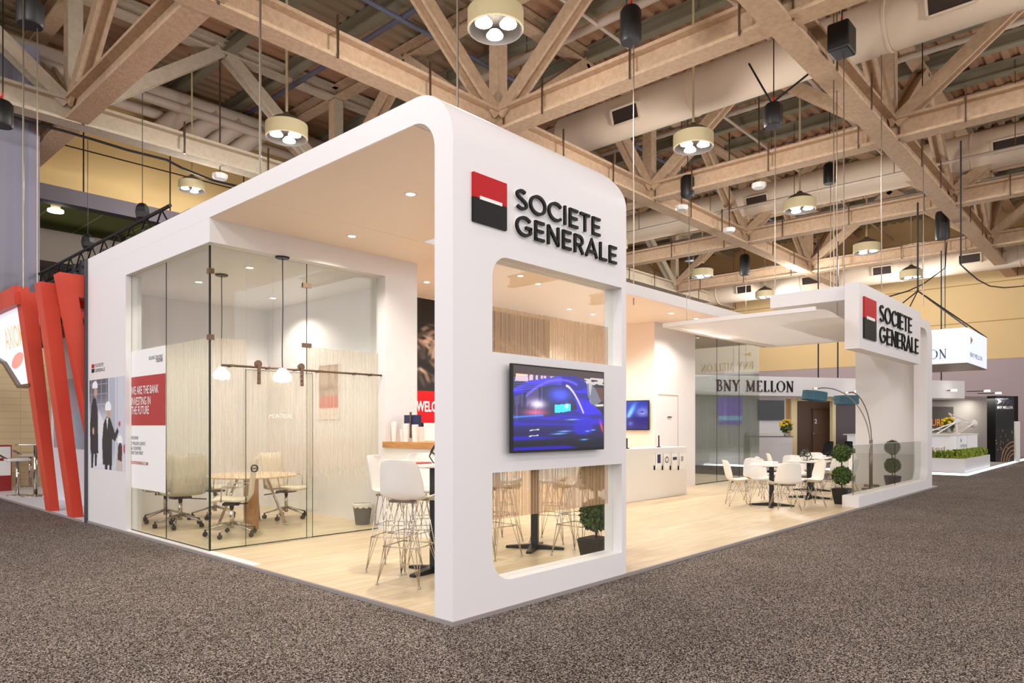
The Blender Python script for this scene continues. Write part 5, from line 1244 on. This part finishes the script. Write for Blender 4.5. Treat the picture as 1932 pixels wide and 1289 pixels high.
# lit panel with lettering facing the aisle at the far left
lp = thing('lit_panel', 'slanted glowing white sign panel in a red frame at the left edge', 'lit sign')
P_ = [at_x(-40, 618, -.35), at_x(36, 577, -.42), at_x(53, 724, -.1), at_x(22, 726, -.1), at_x(-12, 660, -.2)]
Pq = [(p.y, p.z, p.x) for p in P_]
ya_, yb_ = 13.4, 9.95; zt_, zb_ = 3.42, 2.12
def lpx(z): return -.42 + (3.42 - z) * .13
def lpq(y, z): return (lpx(z), y, z)
MB().add([lpq(ya_, zt_), lpq(yb_, zt_), lpq(yb_ - .0, zb_), lpq(yb_ + .75, zb_), lpq(yb_ + 1.5, zb_ + .45), lpq(ya_, zb_ + .9)], [(0, 1, 2, 3, 4, 5)]).build('glowing_face', mat('neighbour_lit_face', (214, 222, 236), .5, emit=.55), lp)
MB().add([(lpx(zt_) + .02, ya_, zt_), (lpx(zt_) + .02, yb_, zt_), (lpx(zb_) + .1, yb_, zb_), (lpx(zb_) + .1, yb_ + .75, zb_), (lpx(zb_ + .45) + .1, yb_ + 1.5, zb_ + .45), (lpx(zb_ + .9) + .1, ya_, zb_ + .9)], [(0, 1, 2, 3, 4, 5)]).build('panel_back', M_WHITE, lp)
MB().bar(lpq(ya_, zt_ + .13), lpq(yb_ - .1, zt_ + .13), .2, .3).build('top_rail', M_FRAMERED, lp)
MB().bar(lpq(yb_ + .75, zb_ - .02), lpq(yb_ + 1.5, zb_ + .43), .14, .05).bar(lpq(yb_ + 1.5, zb_ + .43), lpq(ya_, zb_ + .88), .14, .05).bar(lpq(yb_, zb_ - .02), lpq(yb_ + .75, zb_ - .02), .14, .05).build('bottom_rail', M_BRONZE, lp)
mb = MB(); q0 = Vector(lpq(yb_ + 1.35, 2.78)); vv = Vector((-.13, 0, 1)).normalized(); text_mesh(mb, 'AXIOM', q0 - Vector((.004, 0, 0)), (0, -1, 0), vv, 1.2, .36, .01); mb.build('large_lettering', mat('peach_print', (246, 200, 150), .5, emit=.3), lp)
sw = []
for k in range(20): a_ = 2 * PI * k / 20; sw.append(Vector(lpq(yb_ + .75 - .42 * math.cos(a_) , 2.55 + .13 * math.sin(a_ + .5))) - Vector((.004, 0, 0)))
MB().add(sw, [tuple(range(20))]).build('swoosh_mark', mat('salmon_print', (240, 160, 146), .5, emit=.3), lp)
# furniture of the neighbour
struct(MB().box(-6, 4, 16.0, 16.1, ZC, 3.3).build('wall_stone', M_STONE))
dsk = thing('leaflet_rack', 'low red and white rack at the bottom left edge', 'rack')
p = at_z(22, 926, 0); MB().box(p.x - 1.6, p.x, p.y, p.y + .4, 0, 1.0).build('rack_body', mat('rack_red', (150, 30, 32), .5), dsk)
MB().box(p.x - 1.5, p.x - .02, p.y - .012, p.y - .001, .72, .97).build('white_panel', M_PAPER, dsk); MB().box(p.x - 1.5, p.x - .02, p.y - .012, p.y - .001, .34, .66).build('white_panel', M_PAPER, dsk)
def gas_stool(px, py, lb):
    p = at_z(px, py, 0); t = thing('gas_lift_stool', lb, 'bar stool', p)
    MB().lathe([(.001, 0), (.2, 0), (.19, .012), (.04, .03), (.03, .05), (.001, .05)], n=28).build('base', M_CHROME, t, smooth=True)
    MB().tube([(0, 0, .04), (0, 0, .7)], .03, 12).build('column', M_CHROME, t, smooth=True)
    MB().tube([(0, 0, .3), (0, .16, .3), (.1, .2, .3)], .01, 6).build('footrest', M_CHROME, t)
    o = MB().box(-.2, .2, -.19, .19, .7, .76).build('seat', M_WHITE2, t, bevel=.025); MB().tube([(-.2, .1, .76), (-.34, .1, .86), (-.34, -.1, .86), (-.2, -.1, .76)], .012, 6).build('backrest', M_CHROME, t)
    return t
gas_stool(33, 935, 'white seat gas-lift bar stool at the left edge, the nearer one'); gas_stool(57, 918, 'white seat gas-lift bar stool at the left edge, the farther one')
p = at_z(67, 936, 0); t = thing('high_table', 'small high table on a chrome column beside the gas-lift stools', 'table', p)
MB().lathe([(.001, 0), (.25, 0), (.24, .015), (.04, .04), (.001, .04)], n=28).build('base', M_CHROME, t, smooth=True); MB().tube([(0, 0, .03), (0, 0, 1.04)], .035, 12).build('column', M_CHROME, t, smooth=True); MB().lathe([(.001, 1.04), (.34, 1.04), (.34, 1.06), (.001, 1.06)], n=32).build('tabletop', M_CHROME, t)

# ------------------------------------------------------------------ BNY Mellon booth at right
bp = thing('bank_booth_platform', 'grey platform with a glowing white edge under the grey booth at right', 'platform')
MB().box(20.55, 36, .25, 12, ZC, .02).build('floor_panel', mat('grey_platform', (150, 140, 136), .6), bp)
MB().box(20.5, 20.55, .2, 12, ZC, .035).box(20.55, 36, .2, .25, ZC, .035).build('glowing_edge', M_LEDSTRIP, bp)
# hanging lit sign
hs = thing('hanging_light_box', 'square glowing white hanging sign lettered BNY MELLON', 'hanging sign')
sx0, sx1, sy0, sy1, sz0, sz1 = 19.6, 22.8, .06, 2.8, 3.2, 4.19
MB().box(sx0, sx1, sy0, sy1, sz0, sz1).build('fabric_box', M_SIGNBOX, hs)
MB().box(sx0 - .01, sx1, sy0 - .01, sy1, sz0 - .02, sz0 - .001).build('lower_rim', M_BRONZE, hs)
mb = MB(); word(mb, 'BNY MELLON', -2.5, 3.35, .27, 1.95, lambda a_, b_, d: (d, -a_, b_), sx0 - .012, sx0 - .002, 'serif'); mb.build('lettering', M_SLATETXT, hs)
mb = MB(); mb.add([(sx0 - .004, 2.4, 3.8), (sx0 - .004, 2.1, 3.87), (sx0 - .004, 2.4, 3.94)], [(0, 1, 2)]).add([(sx0 + .5, sy0 - .004, 3.75), (sx0 + .85, sy0 - .004, 3.9), (sx0 + .5, sy0 - .004, 3.98)], [(0, 1, 2)]); mb.build('arrow_mark', M_GOLD, hs)
mb = MB(); text_mesh(mb, 'BNY MELLON', (sx0 + .45, sy0 - .003, 3.4), (1, 0, 0), (0, 0, 1), 1.9, .13); mb.build('side_lettering', M_SLATETXT, hs)
kn = Vector(at_x(1741, 548, 21.2)); kn = Vector((21.2, 1.63, kn.z))
for q_ in ((sx0, sy0), (sx1, sy0), (sx0, sy1), (sx1, sy1)): MB().tube([kn, (q_[0], q_[1], sz1)], .02, 6).build('sling', M_BLACK, hs)
MB().tube([kn, kn + Vector((0, 0, 8.4 - kn.z))], .03, 6).build('main_hanger', M_BLACK, hs)
# fascia band in its own direction
FA = Vector((CAM + FWD * 25.2 + RGT * ((1432 - CXP) / FPX * 25.2)).xy.to_3d()); FB = Vector((CAM + FWD * 27.9 + RGT * ((1820 - CXP) / FPX * 27.9)).xy.to_3d()); FA.z = FB.z = 0
FU = (FB - FA).normalized(); FN = Vector((FU.y, -FU.x, 0)); FN = FN if FN.dot(FWD) < 0 else -FN
def fw(px, off=0.0, py=804): p = at_plane(px, py, FA - FN * off, FN); return (p - FA).dot(FU), p.z
def fbox(mb, u0, u1, off0, off1, z0, z1):
    P8 = [FA + FU * u_ - FN * o_ + UPV * z_ for z_ in (z0, z1) for o_ in (off0, off1) for u_ in (u0, u1)]
    return mb.add(P8, [(0, 2, 3, 1), (4, 5, 7, 6), (0, 1, 5, 4), (2, 6, 7, 3), (0, 4, 6, 2), (1, 3, 7, 5)])
def fpx(mb, px0, px1, py0, py1, off, th=.02):
    u0, z1 = fw(px0, off, py0); u1, z0 = fw(px1, off, py1); return fbox(mb, u0, u1, off, off + th, max(z0, .022), z1)
uL, uR = fw(1290)[0], fw(1820)[0]
fa = thing('fascia_band', 'long white fascia lettered BNY MELLON over the grey booth', 'fascia sign')
fbox(MB(), uL, uR, 0, .35, 2.52, 3.22).build('fascia_panel', M_WHITE, fa)
u0 = fw(1350)[0]; u1 = fw(1497)[0]
mb = MB(); word(mb, 'BNY MELLON', u0, 2.66, .40, u1 - u0, lambda a_, b_, d: tuple(FA + FU * a_ + FN * d + UPV * b_), .002, .04, 'serif'); mb.build('lettering', M_LETTER, fa)
for px in (1550, 1587, 1783):
    u_ = fw(px)[0]; MB().tube([FA + FU * u_ - FN * .17 + UPV * 3.2, FA + FU * u_ - FN * .17 + UPV * 8.4], .025, 6).build('hanging_cable', M_BLACK, fa)
fbox(MB(), uL, uR, .0, .06, 2.46, 2.519).build('lower_edge', M_GREYW, fa)
bw = thing('bank_booth_wall', 'grey rear walls and door panels under the long fascia', 'booth wall')
o_ = .5
fpx(MB(), 1290, 1482, 740, 900, o_, .1).build('white_panel', M_WHITE, bw); fpx(MB(), 1482, 1493, 752, 900, o_, .08).build('tan_panel', M_TAN, bw)
fpx(MB(), 1493, 1504, 752, 900, o_ - .1, .15).build('pale_frame', M_YELW, bw); fpx(MB(), 1502, 1575, 750, 757, o_ - .1, .15).build('pale_frame', M_YELW, bw); fpx(MB(), 1571, 1577, 750, 900, o_ - .1, .15).build('pale_frame', M_YELW, bw)
fpx(MB(), 1503, 1571, 754, 900, o_ + .6, .08).build('brown_recess', M_BROWN, bw)
fpx(MB(), 1577, 1640, 752, 900, o_, .08).build('dark_grey_panel', mat('panel_plum_grey', (96, 84, 90), .6), bw)
fpx(MB(), 1640, 1874, 745, 900, o_, .1).build('grey_panel', M_GREYW, bw)
dd = thing('numbered_door', 'brown door numbered 2 in the grey booth', 'door')
fpx(MB(), 1534, 1571, 773, 900, o_ + .55, .04).build('door_leaf', mat('door_leaf_brown', (112, 84, 66), .55), dd); fpx(MB(), 1532, 1572, 771, 773.5, o_ + .5, .05).build('door_head', mat('door_head_brown', (84, 50, 34), .6), dd)
fpx(MB(), 1534, 1540, 817, 819.5, o_ + .48, .05).build('door_handle', M_CHROME, dd)
u_, z_ = fw(1536.5, o_ + .54, 799); mb = MB(); text_mesh(mb, '2', FA + FU * u_ - FN * (o_ + .54) + UPV * z_, FU, UPV, None, .17, .03, .004); mb.build('numeral', M_WHTXT, dd)
bt = thing('black_television', 'black switched-off television on the white wall behind the bank desk', 'television')
fpx(MB(), 1432, 1480, 755, 793, o_ - .08, .07).build('screen', M_SCREENOFF, bt)
# small screens glimpsed through the second glass room
ps_ = thing('purple_screen', 'glowing purple wall screen seen through the second glass room', 'screen')
u0, z1 = fw(1356, .4, 748); u1, z0 = fw(1400, .4, 800)
def purp(U, V):
    rgb = np.zeros(U.shape + (3,)); rgb[:] = np.array((120, 90, 200)) / 255.
    return blend(blend(rgb, (V < .3) * (V > .15) * .8, (150, 220, 240)), sm(.6, 1, V) * .4, (90, 60, 150))
picture('screen', M_LITPRINT, tuple(FA + FU * u0 - FN * .4 + UPV * z0), tuple(FU), (0, 0, 1), u1 - u0, z1 - z0, 20, 20, purp, ps_)
# reception desk with flowers
rd = thing('bank_desk', 'white reception desk of the grey booth with a pale glass top', 'desk')
dA = CAM + FWD * 22 + RGT * ((1415 - CXP) / FPX * 22); dB = CAM + FWD * 22 + RGT * ((1495 - CXP) / FPX * 22)
def dbox(mb, s0, s1, o0, o1, z0, z1):
    u_ = (dB - dA); L0 = u_.length; u_ = u_.normalized(); P8 = [Vector((dA.x, dA.y, 0)) + u_ * s_ * L0 + FWD * o2 + UPV * z_ for z_ in (z0, z1) for o2 in (o0, o1) for s_ in (s0, s1)]
    return mb.add(P8, [(0, 2, 3, 1), (4, 5, 7, 6), (0, 1, 5, 4), (2, 6, 7, 3), (0, 4, 6, 2), (1, 3, 7, 5)])
dbox(MB(), 0, 1, 0, .6, .02, 1.08).build('desk_body', M_WHITE, rd); dbox(MB(), 0, 1.02, -.03, .63, 1.08, 1.1).build('desk_top', M_GREYTXT, rd); dbox(MB(), 0, .85, .2, .5, 1.1, 1.2).build('raised_shelf', M_WHITE2, rd)
u_ = (dB - dA).normalized(); mb = MB(); text_mesh(mb, 'BNY MELLON', Vector((dA.x, dA.y, .8)) + u_ * ((1466 - 1415) / 80 * (dB - dA).length) - FWD * .004, u_, UPV, .42, .1, .02); mb.build('desk_lettering', M_WHTXT, rd)
def bouquet(p, r, lb, seed):
    t = thing('flower_vase', lb, 'flowers', p); rr = np.random.RandomState(seed)
    MB().lathe([(.001, 0), (.06, 0), (.075, .16), (.068, .16), (.05, .01)], n=16).build('vase', M_WHITE2, t, smooth=True)
    mb = MB(); leaf_ball(mb, (0, 0, .26), r * .7, 120, .07, seed); mb.build('foliage', M_LEAF, t)
    mb = MB()
    for k in range(16):
        d = Vector(rr.normal(size=3)).normalized(); c = Vector((0, 0, .32)) + Vector((d.x, d.y, abs(d.z))) * r * .85; mb.ball(c, r * .26, 8, 5, (1, 1, .7))
    mb.build('blossoms', M_FLOWER, t, smooth=True)
    return t
q = CAM + FWD * 22.3 + RGT * ((1483 - CXP) / FPX * 22.3); q.z = 1.1; bouquet(q, .22, 'yellow sunflowers in a vase on the white bank desk', 4)
# dark chairs seen at the grey booth
for (px, lb) in ((1552, 'black moulded chair in front of the brown door'), (1588, 'black moulded chair in front of the plum-grey panel')):
    q = CAM + FWD * 21.5 + RGT * ((px - CXP) / FPX * 21.5); q.z = .02
    o = dup(lc, loc=q, rz=.9, label=lb, group='black chairs at the grey booth')
    for c in KIDS(o):
        if 'seat_shell' in c.name:
            md = c.data.copy(); md.materials.clear(); md.materials.append(M_BLACK); c.data = md
    o.scale = (1.15, 1.15, 1.15)
# FUTURE panel and low desk at the far right
fp_ = thing('orange_lettered_graphic', 'dark panel lettered FUTURE in orange beyond the far portal', 'wall graphic')
fpx(MB(), 1722, 1799, 767, 815, .3, .1).build('dark_panel', M_DARK, fp_)
u1, zb = fw(1781, .3, 803.5); zt_ = fw(1781, .3, 791)[1]; mb = MB(); text_mesh(mb, 'FUTURE', FA + FU * (u1 - 1.28) - FN * .29 + UPV * zb, FU, UPV, 1.28, zt_ - zb, .02); mb.build('orange_lettering', M_ORANGE, fp_)
u1, zb = fw(1788, .3, 812); mb = MB(); text_mesh(mb, 'the finance', FA + FU * (u1 - 1.25) - FN * .29 + UPV * zb, FU, UPV, 1.25, .08); mb.build('small_lettering', M_WHTXT, fp_)
fd = thing('future_shelf', 'wall shelf with wood-striped graphic under the FUTURE panel', 'shelf')
fpx(MB(), 1722, 1811, 815, 817.5, -.05, .4).build('shelf_board', M_GREYW, fd); fpx(MB(), 1722, 1770, 818, 835, .3, .05).build('striped_front', M_OAK, fd)
q = CAM + FWD * 26.3 + RGT * ((1790 - CXP) / FPX * 26.3)
q.z = fw(1790, .1, 815)[1]; bouquet(q, .25, 'yellow sunflowers in a glass vase on the shelf under the FUTURE panel', 9)
# planter with hedge
pl_ = thing('hedge_planter', 'low white planter box with a green hedge on the glowing platform', 'planter')
MB().box(20.75, 21.2, .3, 3.6, .035, .45).box(21.2, 25.1, .3, .75, .035, .45).build('planter_box', M_WHITE, pl_)
mb = MB(); rr = np.random.RandomState(2)
for k in range(2600):
    if k % 3: x, y = 20.8 + 4.25 * rr.rand(), .35 + .35 * rr.rand()
    else: x, y = 20.8 + .35 * rr.rand(), .35 + 3.2 * rr.rand()
    z = .43 + .2 * rr.rand(); a_ = rr.rand() * 6.3; s_ = .05; mb.add([(x - s_ * math.cos(a_), y - s_ * math.sin(a_), z), (x, y, z + .09), (x + s_ * math.cos(a_), y + s_ * math.sin(a_), z)], [(0, 1, 2)])
tag(mb.build('hedge_foliage', M_HEDGE, pl_), kind='stuff')
ld = thing('low_lit_counter', 'low white glass-wrapped counter lettered invested behind the hedge', 'counter')
MB().box(21.5, 21.6, .9, 3.8, .55, 1.12).box(21.5, 26, .8, .9, .55, 1.12).build('white_upper_panel', mat('backlit_counter', (236, 234, 236), .4, emit=.15), ld)
MB().box(21.52, 21.6, .92, 3.8, .02, .55).box(21.52, 25.9, .82, .9, .02, .55).build('grey_base', mat('counter_base', (120, 112, 120), .4), ld); MB().box(21.4, 26.1, .77, 3.9, 1.12, 1.15).build('counter_top', M_WHITE2, ld)
q = at_x(1783, 850, 21.5); mb = MB(); text_mesh(mb, 'invested', (21.49, q.y + .95, q.z), (0, -1, 0), UPV, .95, .12); mb.build('lettering', M_TAN, ld)
q = at_x(1806, 850, 21.49); MB().box(21.48, 21.499, q.y - .1, q.y + .12, .56, .7).build('label_screen', M_SCREENOFF, ld)
mb = MB(); text_mesh(mb, 'BNY MELLON', (23.0, .79, .72), (1, 0, 0), UPV, .9, .1); mb.add([(23.0, .79, .88), (23.15, .79, .95), (23.0, .79, 1.02)], [(0, 1, 2)]).build('side_lettering', M_GREYTXT, ld)
for x in (22.3, 23.9): MB().box(x, x + .02, .76, .8, .4, 1.15).build('glass_post', M_WHITE2, ld)
ms_ = thing('molecule_sculpture', 'white rod and ball sculpture above the low counter at right', 'sculpture')
pts = [Vector((23.6, 1.6, 1.15)), Vector((24.2, 1.1, 1.15)), Vector(at_y(1805, 796, 1.6)), Vector(at_y(1837, 800, 1.2)), Vector(at_y(1790, 780, 2.0)), Vector((23.0, 1.9, 1.15)), Vector((24.6, 1.3, 1.15))]
mb = MB()
for a_, b_ in ((2, 0), (2, 5), (2, 3), (3, 1), (3, 6), (4, 3), (4, 2), (2, 1)): mb.tube([pts[a_], pts[b_]], .022, 6)
mb.build('rods', M_WHITE2, ms_)
for k, r in ((2, .11), (3, .14)): MB().ball(pts[k], r, 14, 10).build('ball', M_WHITE2, ms_, smooth=True)
# black tower
tw = thing('graphic_tower', 'tall dark graphic tower lettered BNY MELLON at the right edge', 'wall graphic')
def tow(U, V):
    rgb = np.zeros(U.shape + (3,)); rgb[:] = np.array((30, 24, 26)) / 255.
    rgb = blend(rgb, (V > .8) * (vnoise(U, V, 12, 30, 3) > .62) * .5, (80, 90, 130)); rgb = blend(rgb, (V < .78) * (V > .5) * 1., (16, 12, 16))
    for r_ in (.42, .56, .7, .3): rgb = blend(rgb, (np.abs(np.sqrt(((U - 1.0) / .9) ** 2 + ((V + .02) / .42) ** 2) - r_ * 1.1) < .02) * .9, (186, 130, 72))
    rr = np.random.RandomState(3)
    for k in range(22): a_, b_ = rr.rand(), .1 + .4 * rr.rand(); rgb = blend(rgb, (((U - a_) / .015) ** 2 + ((V - b_) / .008) ** 2) < 1, (230, 180, 110))
    return rgb
TO = -.9
u0_, z1_ = fw(1878, TO, 747); u1_, _ = fw(1913, TO, 747); u2_, _ = fw(1921, TO, 747)
fbox(MB(), u0_, u2_, TO, TO + .35, .021, z1_).build('tower_body', M_LETTER, tw)
picture('graphic_print', M_PRINT, tuple(FA + FU * u0_ - FN * (TO - .006) + UPV * .03), tuple(FU), (0, 0, 1), u1_ - u0_, z1_ - .04, 70, 120, tow, tw)
fbox(MB(), u1_, u2_, TO - .08, TO - .001, .021, 1.6).build('pale_strip', M_WHITE2, tw)
q_ = FA + FU * (u0_ + .08) - FN * (TO - .012)
mb = MB(); text_mesh(mb, 'BNY MELLON', q_ + UPV * (z1_ - .5), FU, UPV, u1_ - u0_ - .16, .1, .01); mb.build('lettering', M_WHTXT, tw)
MB().add([q_ + UPV * (z1_ - .32), q_ + FU * .22 + UPV * (z1_ - .22), q_ + UPV * (z1_ - .12), q_ + FU * .08 + UPV * (z1_ - .22)], [(0, 1, 2, 3)]).build('arrow_mark', M_WHTXT, tw)
# spotlights on the grey wall
for k, px in enumerate((1783, 1845, 1866)):
    u_, z_ = fw(px, .1, (739, 740, 744)[k]); p = FA + FU * u_ - FN * (.1 - .4) + UPV * z_
    t = thing('wall_spotlight', ('lit spotlight under the fascia above the FUTURE panel', 'bright lit spotlight on the grey wall right of the fascia', 'small lit spotlight nearest the dark graphic tower')[k], 'spotlight', p)
    MB().lathe([(.001, 0), (.11, 0), (.1, .06), (.001, .06)], n=16).build('lamp_head', M_GLOW, t); MB().bar((0, 0, .03), tuple(-FN * .9 + UPV * .05), .03, .03).build('arm', M_BLACK, t)
p = FA + FU * fw(1603)[0] + FN * .4 + UPV * fw(1603, -.4, 740)[1]
t = thing('wall_spotlight', 'lit spotlight on the fascia just left of the far end wall', 'spotlight', p); MB().lathe([(.001, 0), (.11, 0), (.1, .06), (.001, .06)], n=16).build('lamp_head', M_GLOW, t); MB().bar((0, 0, .03), tuple(-FN * .4), .03, .03).build('arm', M_BLACK, t)
l = bpy.data.lights.new('spot_wash', 'AREA'); l.energy = 60; l.size = 1.2; l.color = (.95, 1, .9); o = bpy.data.objects.new('spot_wash', l); COL.objects.link(o); o.location = FA + FU * fw(1845)[0] + FN * .5 + UPV * 2.5
